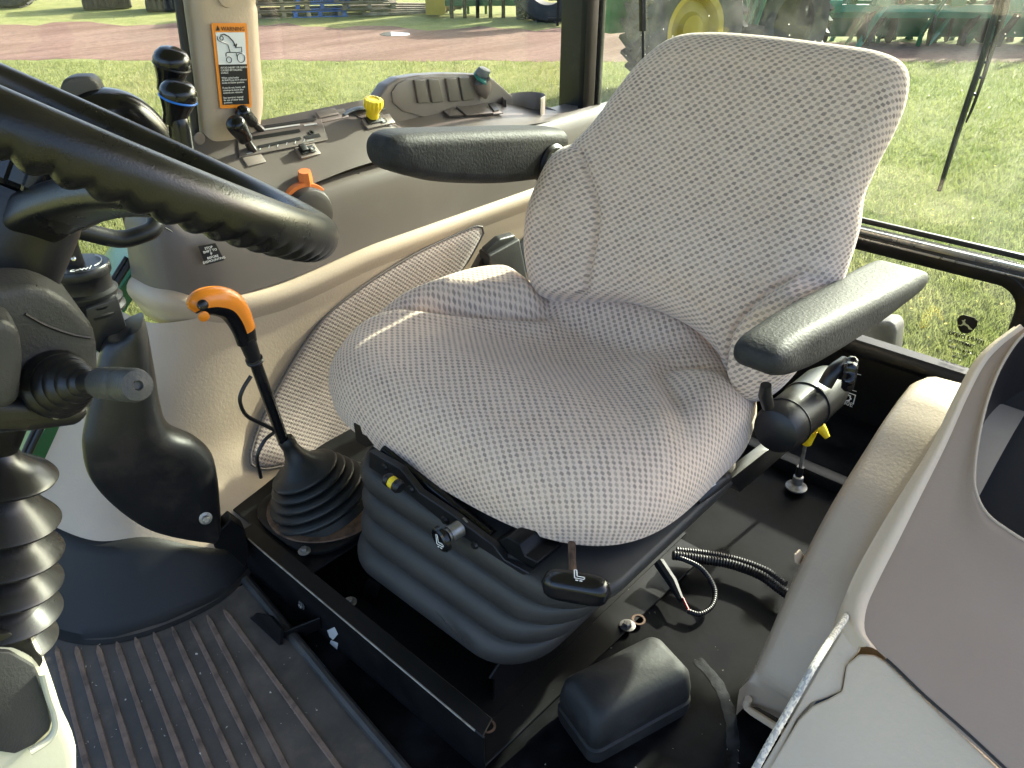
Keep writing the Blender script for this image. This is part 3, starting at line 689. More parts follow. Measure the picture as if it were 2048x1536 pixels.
# rocker switch, blank cover, throttle
def switch(c, w_, h_, name, mat, lift=.0, th=.006, dx=DX):
    C = dk(*c, lift); return obj_box(name, C+DN*th/2, (w_, h_, th), mat, con, rot3(dx, DU, DN), .0018, 2)
switch((614, 305), .046, .026, 'switch_bezel', M['taupe_light'], 0, .006)
sw = switch((612, 305), .034, .016, 'rocker_switch', M['black'], .006, .004)
switch((603, 303), .014, .016, 'rocker_tip', M['black'], .008, .007)
switch((622, 304), .009, .006, 'switch_print', M['ltgrey'], .0102, .0004)
switch((508, 322), .040, .020, 'blank_cover', M['taupe_light'], 0, .004)
tq = P(618, 432, y=1.292)
obj_lathe('throttle_hub', [(0, -.014), (.040, -.013), (.050, -.009), (.0545, -.002), (.0545, .006), (0, .006)], tq, (0, 1, 0), M['taupe_dark'], con, n=64)
obj_lathe('throttle_ring', [(0, 0), (.0610, 0), (.0620, .002), (.0620, .022), (.0610, .024), (0, .024)], tq+V((0, .0062, 0)), (0, 1, 0), M['throttle'], con, n=64)
obj_lathe('throttle_recess', [(0, 0), (.0660, 0), (.0660, .006), (0, .006)], tq+V((0, .030, .0)), (0, 1, 0), M['black'], con, n=64)
obj_lathe('throttle_hood', [(.0660, 0), (.075, .002), (.080, .014), (.074, .024), (0, .024)], tq+V((0, .034, -.002)), (0, 1, 0), M['taupe'], con, n=64)
th = [P(612, 392, y=1.312), P(612, 378, y=1.312), P(611, 362, y=1.310), P(609, 342, y=1.306)]
bm = NB(); add_tube(bm, th, [.013, .011, .0145, .012], 8, True, 3); fin('throttle_lever', bm, M['throttle'], con)
for k, (a, b) in enumerate((((553, 372), (568, 364)), ((570, 363), (585, 358)), ((588, 357), (600, 355)), ((626, 356), (640, 360)))):
    A = P(*a, y=1.335); B = P(*b, y=1.335); obj_tube('throttle_scale_mark', [A, B], .0009, M['ltgrey'], con, 6)
# gap lines between the deck covers
def line(pts, r=.0014, mat=M['decalblack'], name='panel_gap', par=con, fn=None):
    return obj_tube(name, [(fn or dk)(*q) for q in pts], r, mat, par, 6, 4)
line([(668, 398), (700, 378), (730, 352), (765, 336), (800, 322)], .0016)
line([(655, 240), (700, 250), (745, 265), (780, 283), (800, 298)], .0010)
line([(330, 455), (355, 468), (385, 470), (415, 462)], .0012)
line([(690, 215), (705, 228), (760, 250), (805, 246), (830, 228)], .0009)
for q in ((760, 282), (718, 346), (694, 255), (803, 245)): obj_lathe('pin_hole', [(0, 0), (.0022, 0), (.0022, .0006), (0, .0006)], dk(*q), DN, M['decalblack'], con, n=10)
# yellow knob with its switch plates
switch((755, 246), .075, .024, 'switch_bezel', M['taupe_light'], 0, .007)
switch((745, 244), .040, .018, 'rocker_switch', M['black'], .007, .003)
switch((765, 246), .012, .010, 'switch_print', M['ltgrey'], .0072, .0004)
switch((662, 234), .075, .022, 'switch_bezel', M['taupe_light'], 0, .005)
switch((652, 231), .048, .017, 'blank_cover', M['taupe_light'], .005, .004)
yk = dk(742, 240, .008)
bm = NB(); rows = []; n_ = V((0, -.25, .97)); x_, y_, z_ = frame(n_)
for r, h in ((.0005, 0), (.0125, 0), (.0135, .004), (.0135, .012), (.0165, .018), (.0195, .024), (.0200, .028), (.0200, .036), (.0185, .0395), (.0125, .0405), (.011, .039), (.0005, .039)):
    rows.append([yk+z_*h+(x_*math.cos(t)+y_*math.sin(t))*r*(1+(.05*math.cos(14*t) if r > .018 else 0)) for t in (2*math.pi*k/84 for k in range(84))])
add_grid(bm, rows, cu=True); fin('yellow_knob', bm, M['yellow'], con, ang=50, label='yellow scalloped push pull knob on the console deck')
# grey strip curving around the knob plate
bm = NB(); sp = [dk(*q, .004) for q in ((685, 232), (705, 222), (735, 218), (780, 221), (825, 226))]
add_tube(bm, sp, [.006, .009, .010, .011, .009], 10, True, 5, flat=.35); fin('deck_strip', bm, M['gunmetal'], con)
# raised switch bank at the rear of the console
yb = 1.425
outl = [(757, 215), (760, 192), (775, 170), (800, 156), (840, 150), (890, 147), (940, 148), (975, 150), (990, 160), (1010, 178), (1026, 192), (1030, 235), (960, 280), (800, 280), (752, 245)]
bank = obj_prism('switch_bank', [P(*q, y=yb) for q in outl], (0, .035, -.0), M['taupe_light'], con, .006, 3)
inn = [(786, 205), (784, 185), (795, 168), (815, 158), (860, 152), (940, 152), (952, 165), (965, 215), (960, 232), (850, 235), (805, 222)]
obj_prism('bank_face', [P(*q, y=yb-.004) for q in inn], (0, .012, 0), M['taupe_light'], con, .003, 2)
for px in ((829, 160), (857, 159), (892, 157), (919, 155)):
    pp = [P(px[0]+dx, px[1]+dy, y=yb-.010) for dx, dy in ((0, 0), (21, -1), (31, 45), (8, 47))]
    obj_prism('blank_switch', pp, (0, .010, 0), M['taupe'], con, .003, 3)
# rotary knob in its cup at the end of the bank
kc = P(966, 165, y=yb-.012)
obj_tube('knob_cup', [P(972, 195, y=yb-.010), P(968, 180, y=yb-.012), P(963, 160, y=yb-.014)], [.006, .018, .0215], M['taupe_light'], con, 24, 4)
obj_lathe('knob_ring', [(0, 0), (.0215, 0), (.0225, .003), (.020, .006), (0, .006)], P(962, 158, y=yb-.014), V((.25, -.55, .8)), M['teal'], con, n=32)
bm = NB(); kx = V((.85, .1, -.45)).normalized(); kn = V((.25, -.55, .8)).normalized(); ky = kn.cross(kx).normalized(); kx = ky.cross(kn)
k0 = P(962, 150, y=yb-.016); rows = []
for h, sx_, sy_ in ((0, .020, .011), (.004, .0215, .0125), (.014, .0205, .010), (.018, .018, .008), (.019, .001, .001)):
    rows.append([k0+kn*h+kx*math.cos(t)*sx_+ky*math.sin(t)*sy_ for t in (2*math.pi*k/32 for k in range(32))])
vs = add_grid(bm, rows, cu=True); cap(bm, vs[0]); fin('rotary_knob', bm, M['gunmetal'], con)
for q, m_ in (((900, 228), 'taupe'), ((934, 226), 'taupe'), ((960, 224), 'taupe')):
    pp = [dk(q[0]+dx, q[1]+dy, .003) for dx, dy in ((-24, -8), (2, -9), (24, 7), (-4, 9))]
    obj_prism('blank_switch', pp, DN*.006, M[m_], con)
pp = [dk(*q, .003) for q in ((965, 218), (982, 217), (1005, 230), (985, 232))]
obj_prism('switch_bezel', pp, DN*.004, M['taupe_light'], con, .001, 1)
pp = [dk(*q, .006) for q in ((972, 212), (984, 210), (996, 225), (984, 227))]
obj_prism('rocker_switch', pp, DN*.004, M['black'], con, .001, 1)
# cup holder: thin wall open at the front
cc = P(1048, 225, y=1.39); cc.z = .595
bm = NB(); rows = []
for r, h in ((.058, -.01), (.060, .078), (.0615, .080), (.063, .078), (.062, -.02)):
    row = []
    for k in range(41):
        t = R_(-150+250*k/40+70); row.append(cc+V((math.cos(t)*r, math.sin(t)*r*.75, h)))
    rows.append(row)
add_grid(bm, rows); fin('cup_holder_wall', bm, M['taupe_light'], con)
# rear shelf
rows = [[P(*a, y=1.42), P(*a, y=1.42)+V((0, -.10, -.015))] for a in ((1090, 212), (1120, 222), (1150, 232), (1180, 245))]
obj_grid('rear_shelf', rows, M['taupe_light'], con, thick=.006)
# decal
dq = [P(*q, y=1.272) for q in ((396, 492), (430, 486), (448, 520), (411, 530))]
dec = obj_prism('warning_sticker', dq, (0, -.0012, 0), M['decalblack'], con)
tx = (dq[3]-dq[2])*-1; ty = (dq[0]-dq[3]); tx.y = ty.y = 0
for i, s_ in enumerate(('STOP', 'SHIFT TO', 'P', 'BEFORE', 'DISMOUNTING')):
    c = (dq[0]+dq[1])/2.0; c = c.lerp((dq[2]+dq[3])/2, .22+.17*i)
    obj_text('sticker_text', s_, .0062 if i != 2 else .007, V((c.x, 1.2705, c.z)), tx, ty, M['white'], dec, 'CENTER', .0006)

#CONTROLS
# kick skirt (black rubber) in front of the console foot
rows = []
for i in range(41):
    f = i/40; zt = .010+.115*sstep(0, .55, f)+.02*sstep(.6, 1, f); r_ = []
    for k in range(9):
        z = zt*k/8; cs = cr(csec(z), 120); i0 = min(j for j, p in enumerate(cs) if p.x < .585); q = i0+(119-i0)*f; j = min(int(q), 118)
        r_.append(cs[j].lerp(cs[j+1], q-j))
    rows.append(r_)
sk = []
for r_ in rows: sk.append([p+V((-.006, -.008-.004*(k/8), 0)) for k, p in enumerate(r_)]+[r_[-1]+V((0, .004, .001))])
for _ in range(4):   # relax
    sk = [sk[0]]+[[(a+2*b+c)/4 for a, b, c in zip(sk[i-1], sk[i], sk[i+1])] for i in range(1, len(sk)-1)]+[sk[-1]]
for r_ in sk: r_.insert(0, V((r_[0].x-.012, r_[0].y-.022, .0015)))
bm = NB(); add_grid(bm, sk); kk = fin('kick_skirt', bm, M['kick'], None, ang=60); tag(kk, 'smooth black rubber skirt curving up from the ribbed mat to the tan trim', 'kick panel')

# ------------------------------------------------------------------ seat base frame
rb = Thing('seat_base_frame', 'black painted steel seat riser frame bolted to the cab floor', 'frame', (.7, .75, 0))
XF = .500
fpnl = [P(*q, x=XF) for q in ((500, 1072), (950, 1503), (925, 1560), (800, 1600), (490, 1168))]
obj_prism('front_panel', [V((XF, 1.13, -.003)), V((XF, 1.13, .095)), V((XF, .505, .085)), V((XF, .505, -.003))], (.004, 0, 0), M['steel'], rb, .0012, 1)
obj_prism('front_flange', [V((XF-.001, 1.13, .096)), V((XF+.030, 1.13, .096)), V((XF+.030, .515, .086)), V((XF-.001, .505, .086))], (0, 0, .003), M['steel'], rb, .0010, 1)
obj_tube('polished_edge', [V((XF-.001, 1.10, .0985)), V((XF-.001, .52, .0885))], .0016, M['bolt'], rb, 6)
obj_prism('top_plate', [V((XF+.031, 1.26, .085)), V((1.10, 1.26, .085)), V((1.10, .955, .080)), V((XF+.031, .955, .080))], (0, 0, .004), M['steel'], rb, .001, 1)
obj_prism('inner_floor', [V((XF+.01, 1.25, .001)), V((1.15, 1.25, .001)), V((1.15, .56, .001)), V((XF+.01, .56, .001))], (0, 0, .003), M['steel'], rb)
sp_ = [P(*q, y=.560) for q in ((905, 1310), (918, 1340), (905, 1440), (938, 1444), (1290, 1200), (1292, 1150), (985, 1290), (930, 1290))]
SY = .580
obj_prism('side_panel', [V((.600, SY, -.001)), V((.604, SY, .050)), V((.592, SY, .062)), V((.62, SY, .080)), V((1.02, SY, .080)), V((1.06, SY, -.001))], (0, .004, 0), M['steel'], rb, .001, 1)
obj_prism('floor_flange', [V((.508, .512, -.002)), V((.508, .580, -.002)), V((1.13, .580, -.002)), V((1.13, .500, -.002))], (0, 0, .0045), M['steel'], rb, .001, 1)
obj_prism('corner_gusset', [V((.506, .515, .003)), V((.506, .60, .003)), V((.506, .515, .082))], (.003, 0, 0), M['steel'], rb, .0008, 1)
def bolt(p, axis=(0, 0, 1), r=.008, par=rb, h=.009, name='bolt'):
    bm = NB(); add_lathe(bm, [(0, 0), (r*1.7, 0), (r*1.75, .002), (r*1.1, .003), (0, .003)], p, axis, 24); add_lathe(bm, [(0, .003), (r, .003), (r, h-.001), (r*.85, h), (0, h)], p, axis, 6)
    return fin(name, bm, M['bolt'], par, ang=25)
bolt(P(945, 1470, z=.003)); bolt(P(1255, 1252, z=.003)); bolt(P(700, 1205, z=.045), (0, 0, 1), .007); bolt(P(695, 1205, z=.05), r=.006) if False else None
for q in ((976, 1453), (1277, 1240)):
    obj_lathe('drain_ring', [(.008, 0), (.0125, 0), (.0125, .0016), (.009, .0016), (.008, 0)], P(*q, z=.0022), (0, 0, 1), M['rust'], rb, n=28)
obj_prism('stop_tab', [P(*q, x=.53) for q in ((665, 1205), (678, 1190), (692, 1222), (690, 1240), (668, 1222))], (.003, 0, 0), M['rust'], rb, .0008, 1)
obj_prism('inner_bracket', [P(*q, x=.60) for q in ((705, 1225), (735, 1158), (760, 1168), (740, 1240))], (.003, 0, 0), M['steel'], rb)
bolt(P(604, 1210, x=XF-.002), (-1, 0, 0), .005, rb, .006)
# pictogram on the front panel
bm = NB()
for poly in (((640, 1283), (655, 1276), (662, 1290), (652, 1302), (645, 1296)), ((648, 1302), (662, 1308), (660, 1322), (652, 1318), (650, 1326), (644, 1312))):
    bm.faces.new([bm.verts.new(P(q[0]+14, q[1]-22, x=XF-.0018)) for q in poly])
fin('pictogram', bm, M['ltgrey'], rb, smooth=False)
# foot lever
fl = Thing('foot_lever', 'small black steel foot lever sticking out over the ribbed mat', 'lever', P(520, 1290, z=.02))
lp = [P(*q, x=.435) for q in ((494, 1240), (512, 1226), (540, 1232), (562, 1258), (560, 1290), (530, 1306), (520, 1300), (512, 1270))]
obj_prism('pad', lp, (.006, 0, -.004), M['steel'], fl, .0015, 2)
obj_prism('arm', [P(528, 1280, x=.436), P(560, 1268, x=.438), P(640, 1236, x=.497), P(642, 1258, x=.497), P(540, 1306, x=.436)], (.004, .003, 0), M['steel'], fl, .001, 1)

# ------------------------------------------------------------------ orange topped shift lever
sl_ = Thing('shift_lever', 'floor lever with orange and black pistol grip above a ribbed rubber boot', 'lever', (.65, 1.09, .085))
YL = 1.12
gp = [P(*q, y=YL) for q in ((384, 622), (396, 608), (425, 602), (455, 609), (474, 630), (487, 658), (494, 684))]
gr = [.0075, .0185, .0215, .0225, .0205, .0180, .0160]
N_ = 40; G = cr(gp, N_); Gr = [q.x for q in cr([V((r, 0, 0)) for r in gr], N_)]
def half(a0, a1, f, i0, i1, name, mat, n=14):
    rows = []
    for i in range(i0, i1):
        t = (G[min(i+1, N_-1)]-G[max(i-1, 0)]).normalized(); side = V((0, -1, 0)); side = (side-t*side.dot(t)).normalized(); up = t.cross(side)
        if up.z < 0 and i < 8: up = -up
        if i >= 8 and up.dot(prev) < 0: up = -up
        prev = up
        e = 1.0
        rows.append([G[i]+(up*math.cos(a)*1.08+side*math.sin(a)*.86)*Gr[i]*f for a in (R_(a0+(a1-a0)*k/n) for k in range(n+1))])
    bm = NB(); vs = add_grid(bm, rows)
    for r_ in (vs[0], vs[-1]): cap(bm, r_)
    return fin(name, bm, mat, sl_, ang=60)
grip = half(0, 360, 1.0, 0, N_, 'grip', M['blackgloss'], 28)
half(-72, 100, 1.035, 0, 34, 'grip_shell', M['orange'])
half(100, 80, 1.04, 30, N_, 'grip_shell', M['orange'], 2) if False else None
bq = P(403, 608, y=YL-.020); bx = V((.8, .1, -.1)).normalized()
obj_lathe('thumb_button', [(0, 0), (.0085, 0), (.0085, .003), (.006, .0045), (0, .005)], P(405, 610, y=YL-.0175), V((-.25, -1, .35)), M['blackgloss'], sl_, n=20)
obj_lathe('thumb_button', [(0, 0), (.0085, 0), (.0085, .003), (.006, .0045), (0, .005)], P(407, 632, y=YL-.0175), V((-.25, -1, -.1)), M['orange'], sl_, n=20)
s0 = P(497, 680, y=YL); s1 = P(509, 720, y=YL); s2 = P(566, 880, y=YL)
obj_tube('grip_neck', [G[-3], s1], [.0150, .0125], M['black'], sl_, 18)
obj_lathe('collar', [(0, -.004), (.0145, -.004), (.0150, -.002), (.0138, 0), (.0150, .002), (.0145, .005), (0, .005)], s1, s2-s1, M['black'], sl_, n=24)
obj_tube('shaft', [s1, s2], .0105, M['blackgloss'], sl_, 16)
obj_tube('cable', [P(502, 752, y=YL-.012), P(486, 778, y=YL-.012), P(480, 802, y=YL-.012), P(492, 830, y=YL-.012), P(520, 846, y=YL-.012), P(548, 862, y=YL-.014), P(530, 880, y=YL-.02), P(514, 915, y=YL-.02), P(522, 955, y=YL-.01)], .0035, M['black'], sl_, 8, 5)
# boot
bt = P(572, 880, y=YL); bb = V((.655, 1.075, .09)); axd = bb-bt
prof = [(.014, -.004), (.0155, 0), (.0155, .012), (.014, .015), (.020, .035), (.030, .052), (.046, .064)]
Lb = axd.length; nf = 5; h = .068
for k in range(nf):
    r0 = .056+.010*k
    st_ = (Lb-.068-.02)/nf
    for f in range(7):
        prof.append((r0+.010*math.sin(math.pi*f/6)**.7*(1)-.0035*(1 if f in (0, 6) else 0), h+st_*f/6.5))
    h += st_
prof += [(.098, Lb-.018), (.100, Lb-.002), (.09, Lb)]
obj_lathe('boot', prof, bt, axd, M['boot'], sl_, n=48, ang=50)
bp_ = sup(.655, 1.075, .115, .115, 3.2, 48)
bm = NB(); rows = [[V((.655+(p.x-.655)*f, 1.075+(p.y-1.075)*f, z)) for p in bp_] for f, z in ((.8, .1), (.97, .098), (1.0, .095), (1.0, .089))]
vs = add_grid(bm, rows, cu=True); cap(bm, vs[0]); fin('boot_plate', bm, M['steel'], sl_)
bm = NB(); add_lathe(bm, [(.098, 0), (.112, 0), (.110, .004), (.100, .005)], V((.655, 1.075, .0975)), (0, 0, 1), 48); fin('rusty_ring', bm, M['rust'], sl_)
bolt(P(609, 1103, z=.1), par=sl_, r=.0065)

# ------------------------------------------------------------------ loader control stand
js = Thing('loader_control_stand', 'curved black housing carrying a rubber booted cranked lever', 'control stand', P(430, 1060, y=1.10))
pairs = [((238, 662), (286, 640)), ((208, 680), (294, 668)), ((186, 760), (309, 750)), ((172, 830), (320, 815)), ((165, 880), (338, 858)), ((180, 945), (392, 882)), ((232, 1005), (424, 915)), ((300, 1048), (436, 965)), ((370, 1064), (440, 1015)), ((425, 1068), (442, 1050))]
rows = []
for (a, b), y in zip(pairs, (1.06, 1.06, 1.06, 1.06, 1.06, 1.06, 1.065, 1.07, 1.08, 1.085)):
    A = P(*a, y=y+.03); B = P(*b, y=y); c = (A+B)/2; hv = (B-A)/2; dv = V((.45, .75, 0)).normalized()*.034
    n_ = 28; r_ = []
    for k in range(n_):
        t = 2*math.pi*k/n_; cc_, ss = math.cos(t), math.sin(t)
        r_.append(c+hv*math.copysign(abs(cc_)**.62, cc_)+dv*math.copysign(abs(ss)**.62, ss))
    rows.append(r_)
cols = [cr([r_[j] for r_ in rows], 50) for j in range(28)]; rows = [[c[i] for c in cols] for i in range(50)]
bm = NB(); vs = add_grid(bm, rows, cu=True); cap(bm, vs[0]); cap(bm, vs[-1]); fin('housing', bm, M['black'], js, ang=50)
# small raised pictogram frame on the housing side
fr4 = [P(*q, y=1.052) for q in ((272, 708), (290, 690), (299, 755), (281, 748))]
obj_tube('pictogram_frame', fr4+[fr4[0]], .0007, M['ltgrey'], js, 6)
for q in ((280, 720), (288, 715), (284, 735), (292, 742)): obj_lathe('pictogram_dot', [(0, 0), (.0022, 0), (.0022, .0005), (0, .0005)], P(*q, y=1.052), (0, -1, .1), M['ltgrey'], js, n=8)
YJ = 1.13
ex = V((1, 0, 0)); 
t0 = P(176, 598, y=YJ)
obj_prism('boot_box', [P(*q, y=1.085) for q in ((172, 618), (236, 596), (264, 688), (258, 700), (205, 712), (182, 695))], (.02, .085, .012), M['black'], js, .004, 2)
jq = P(172, 590, y=YJ)
obj_lathe('lever_boot', [(0, 0), (.047, 0), (.0475, .004), (.043, .008), (.0455, .013), (.046, .016), (.0405, .020), (.0425, .026), (.0425, .029), (.037, .033), (.036, .05), (.0385, .053), (.0395, .055), (.0395, .066), (.038, .068), (0, .068)], V((jq.x, jq.y, .605)), (.03, 0, 1), M['black'], js, n=40, ang=50)
dz = .605+.0685
ct = V((jq.x+.002, jq.y, dz))
obj_text('lever_print', 'c-w/', .016, ct+V((-.022, -.026, 0)), V((.9, -.3, 0)), V((.3, .9, 0)), M['white'], js, off=.0004)
arc = [ct+V((math.cos(R_(t))*.030, math.sin(R_(t))*.030, .0005)) for t in range(-70, 30, 10)]
obj_tube('lever_print_arc', arc, .0008, M['white'], js, 5)
rp = [V((jq.x-.002, jq.y, dz-.002)), V((jq.x-.003, jq.y, dz+.030)), V((jq.x+.004, jq.y, dz+.048))]
rp += [P(235, 478, y=YJ-.01), P(285, 468, y=YJ-.02), P(308, 455, y=YJ-.02), P(312, 430, y=YJ-.01), P(312, 380, y=YJ)]
obj_tube('cranked_lever', rp, .0125, M['black'], js, 16, 6)
obj_lathe('set_screw', [(0, 0), (.0035, 0), (.003, .002), (0, .003)], V((jq.x-.006, jq.y-.0125, dz+.012)), (-.2, -1, .3), M['chrome'], js, n=12)
# bracket hardware at the foot
obj_prism('foot_bracket', [P(*q, y=1.085) for q in ((425, 1075), (462, 1040), (490, 1060), (500, 1110), (490, 1135), (450, 1100), (430, 1098))], (.01, .03, 0), M['steel'], js, .002, 1)
bolt(P(411, 1036, y=1.05), (-.3, -1, .3), .006, js)
# ------------------------------------------------------------------ tall black grips
def grip_lever(name, label, head, foot, y, ringmat):
    g = Thing(name, label, 'lever', P(*foot, y=y)); H = P(*head, y=y); F_ = P(*foot, y=y)
    ax = (V((0, 0, 1))+cR*.36).normalized()
    obj_lathe('grip_head', [(0, .0215), (.010, .021), (.019, .0175), (.0255, .009), (.0275, .001), (.0265, -.006), (.0225, -.016), (.0185, -.028), (.0165, -.045), (0, -.045)], H, ax, M['blackgloss'], g, n=40)
    obj_lathe('grip_ring', [(.024, -.0075), (.0272, -.0070), (.0280, -.0055), (.0272, -.004), (.024, -.0035)], H, ax, ringmat, g, n=48)
    D = F_-H
    obj_tube('grip_shaft', [H-ax*.018, H-ax*.030+D*.03, H+D*.28-ax*.012, H+D*.6-ax*.004, H+D*.8, F_], [.0175, .0170, .0150, .0145, .0152, .012], M['blackgloss'], g, 24, 5)
    return g
grip_lever('selector_lever', 'tall glossy black lever grip without a coloured ring behind the steering wheel', (344, 124), (366, 330), 1.24, M['black'])
grip_lever('range_lever', 'tall black lever grip with a bright blue ring behind the steering wheel', (357, 189), (374, 350), 1.20, M['blue'])
# black pod ahead of the levers
pod = Thing('control_pod', 'black rounded pod with an upright paddle seen past the steering wheel rim', 'control pod', P(230, 330, y=1.30))
pd = [P(*q, y=1.30) for q in ((120, 205), (119, 175), (126, 160), (145, 154), (180, 153), (194, 165), (206, 190), (220, 215), (200, 240), (130, 230))]
obj_prism('paddle', pd, (.02, .03, 0), M['shroud'], pod, .006, 3)
obj_tube('pod_body', [P(130, 250, y=1.31), P(190, 232, y=1.31), P(245, 232, y=1.31), P(290, 262, y=1.31), P(318, 300, y=1.31), P(330, 340, y=1.31)], [.03, .040, .038, .034, .030, .03], M['blackgloss'], pod, 20, 5)

# ------------------------------------------------------------------ steering wheel and column
WC = V((.220, .647, .9635)); WN = V((.6474, -.084, 1)).normalized()
wx, wy, wz = frame(WN, V((0, 1, 0)))
sw_ = Thing('steering_wheel', 'black steering wheel with a thick padded rim and finger grips underneath', 'steering wheel', WC-WN*.1)
rows = []; NM = 900
for i in range(NM):
    t = 2*math.pi*i/NM; d = wx*math.cos(t)+wy*math.sin(t); row = []
    for k in range(28):
        a = 2*math.pi*k/28; under = max(0, math.cos(a-R_(265)))
        r = .0175+under**1.5*(.0046*abs(math.sin(t*36))-.0022)
        row.append(WC+d*(.200+r*1.05*math.cos(a))+WN*r*math.sin(a))
    rows.append(row)
bm = NB(); add_grid(bm, rows, cu=True, cv=True); fin('rim', bm, M['rim'], sw_, ang=70)
rows = None
HB = WC-WN*.075
for t in (R_(18), R_(138), R_(258)):
    pass
def rimpt(px):      # near side rim point whose pixel x is closest
    best = None
    for i in range(360):
        d = wx*math.cos(R_(i))+wy*math.sin(R_(i)); p = WC+d*.2; v = p-CAM; u = 1024+FPX*v.dot(cR)/v.dot(cFW)
        if p.y < WC.y and (best is None or abs(u-px) < best[0]): best = (abs(u-px), p, i)
    return best
_, rpnt, ri = rimpt(330)
for k, off in enumerate((0, 120, 240)):
    d = wx*math.cos(R_(ri+off))+wy*math.sin(R_(ri+off)); e = WC+d*.192
    pts = [HB+d*.02, HB.lerp(e, .4), HB.lerp(e, .7), e-WN*.008]
    bm = NB(); rr_ = []
    for i, p in enumerate(cr(pts, 16)):
        f = i/15; s_ = WN.cross(d); w_ = .040-.016*f; h_ = .024-.008*f
        rr_.append([p+s_*u+WN*v for u, v in rrect(w_*1.05, h_*1.35, .009, 4)])
    vs = add_grid(bm, rr_, cu=True); cap(bm, vs[0]); cap(bm, vs[-1]); fin('spoke', bm, M['rim'], sw_, ang=50)
obj_lathe('hub', [(0, -.085), (.030, -.085), (.040, -.06), (.042, .0), (.040, .022), (.03, .028), (0, .028)], HB, WN, M['black'], sw_, n=40)
bm = NB(); rows = []
for r, h in ((.02, .025), (.056, .026), (.060, .030), (.060, .052), (.056, .056), (.001, .057)):
    rows.append([HB+WN*h+(wx*math.cos(t)+wy*math.sin(t))*(r*(1-.05*(math.cos(18*t) > .2)) if r > .05 else r) for t in (2*math.pi*k/180 for k in range(180))])
vs = add_grid(bm, rows, cu=True); cap(bm, vs[0]); fin('ribbed_ring', bm, M['blackgloss'], sw_, ang=30)

col = Thing('steering_column', 'charcoal plastic steering column cowl with a stalk above black accordion boot and cream pedestal', 'steering column', P(0, 1536, y=.66))
YC = .575
cw = [(-120, 590), (0, 578), (55, 570), (95, 578), (140, 605), (190, 655), (196, 690), (200, 760), (190, 812), (150, 845), (60, 862), (-120, 868)]
bm = NB(); add_prism(bm, [P(*q, y=YC) for q in cw], (.03, .17, .0), .008, 3); fin('cowl', bm, M['shroud'], col, ang=50)
lw = [(-120, 640), (10, 640), (40, 660), (48, 720), (40, 800), (20, 820), (-120, 830)]
bm = NB(); add_prism(bm, [P(*q, y=YC-.03) for q in lw], (.01, .05, 0), .007, 3); fin('cowl_front', bm, M['shroud'], col, ang=50)
obj_tube('cowl_seam', [P(*q, y=YC-.0005) for q in ((50, 628), (90, 650), (140, 668), (180, 676))], .0012, M['decalblack'], col, 6, 4)
obj_prism('cowl_base', [P(*q, y=YC-.01) for q in ((-120, 800), (60, 806), (165, 812), (186, 825), (160, 855), (60, 868), (-120, 872))], (.02, .16, 0), M['black'], col, .008, 3)
sb0 = P(112, 768, y=YC-.004); sb1 = P(190, 765, y=YC-.075); sd_ = (sb1-sb0); Ls = sd_.length
pr_ = [(0, -.004), (.0250, -.004)]
for k in range(5):
    r0 = .0240-.0036*k
    pr_ += [(r0, Ls*.17*k), (r0+.0010, Ls*(.17*k+.05)), (r0-.0004, Ls*(.17*k+.11)), (r0-.0046, Ls*(.17*k+.15))]
pr_ += [(.0065, Ls*.88), (.0065, Ls)]
obj_lathe('stalk_boot', pr_, sb0, sd_, M['black'], col, n=40, ang=40)
se = P(275, 771, y=YC-.155); sdir_ = (se-sb1).normalized()
obj_tube('stalk', [sb0+sd_*.8, sb1, sb1+sdir_*.02], .0075, M['black'], col, 14)
L2 = (se-sb1).length
obj_lathe('stalk_knob', [(0, .012), (.0092, .012), (.0102, .016), (.0104, L2*.62), (.0101, L2*.66), (.0096, L2*.68), (.0101, L2*.72), (.0101, L2*.93), (.0088, L2), (.003, L2+.001), (.002, L2-.001), (0, L2-.001)], sb1, sdir_, M['shroud'], col, n=32)
obj_lathe('cowl_screw', [(0, 0), (.0035, 0), (.0035, .006), (0, .006)], P(107, 822, y=YC-.012), (0, -1, -.2), M['bolt'], col, n=12)
# accordion boot
b0 = P(-5, 890, y=.645); b1 = P(-5, 1345, y=.645); bx_ = b1-b0; Lc = bx_.length
pr_ = [(.030, -.01), (.030, .004)]; fp_ = [(0.02, .018, .043), (.20, .030, .046), (.335, .031, .049), (.47, .031, .049), (.60, .031, .049), (.73, .030, .046)]
pr_ = [(.022, -.02)]
for f, r0, r1 in fp_:
    pr_ += [(r0*.8, Lc*f), (r0, Lc*(f+.03)), (r0+(r1-r0)*.45, Lc*(f+.065)), (r1-.002, Lc*(f+.095)), (r1, Lc*(f+.105)), (r1-.001, Lc*(f+.114)), (r1-.012, Lc*(f+.118)), (r0*.92, Lc*(f+.125))]
pr_ += [(.034, Lc*.87), (.036, Lc*.97), (.02, Lc)]
obj_lathe('accordion_boot', pr_, b0, bx_, M['bellow'], col, n=64, ang=40)
obj_prism('boot_clamp', [P(*q, y=.60) for q in ((-80, 1268), (20, 1268), (60, 1282), (88, 1322), (80, 1340), (58, 1318), (20, 1298), (-80, 1290))], (.01, .05, 0), M['black'], col, .003, 2)
cs_ = [(-120, 1285), (60, 1280), (84, 1296), (108, 1360), (130, 1430), (150, 1470), (158, 1500), (160, 1600), (-120, 1620)]
bm = NB(); add_prism(bm, [P(*q, y=.60) for q in cs_], (.01, .16, -.0), .012, 4); fin('pedestal', bm, M['cream'], col, ang=50)
ci = [(-120, 1300), (20, 1306), (70, 1335), (95, 1390), (106, 1440), (100, 1462), (70, 1490), (30, 1510), (-20, 1502), (-120, 1470)]
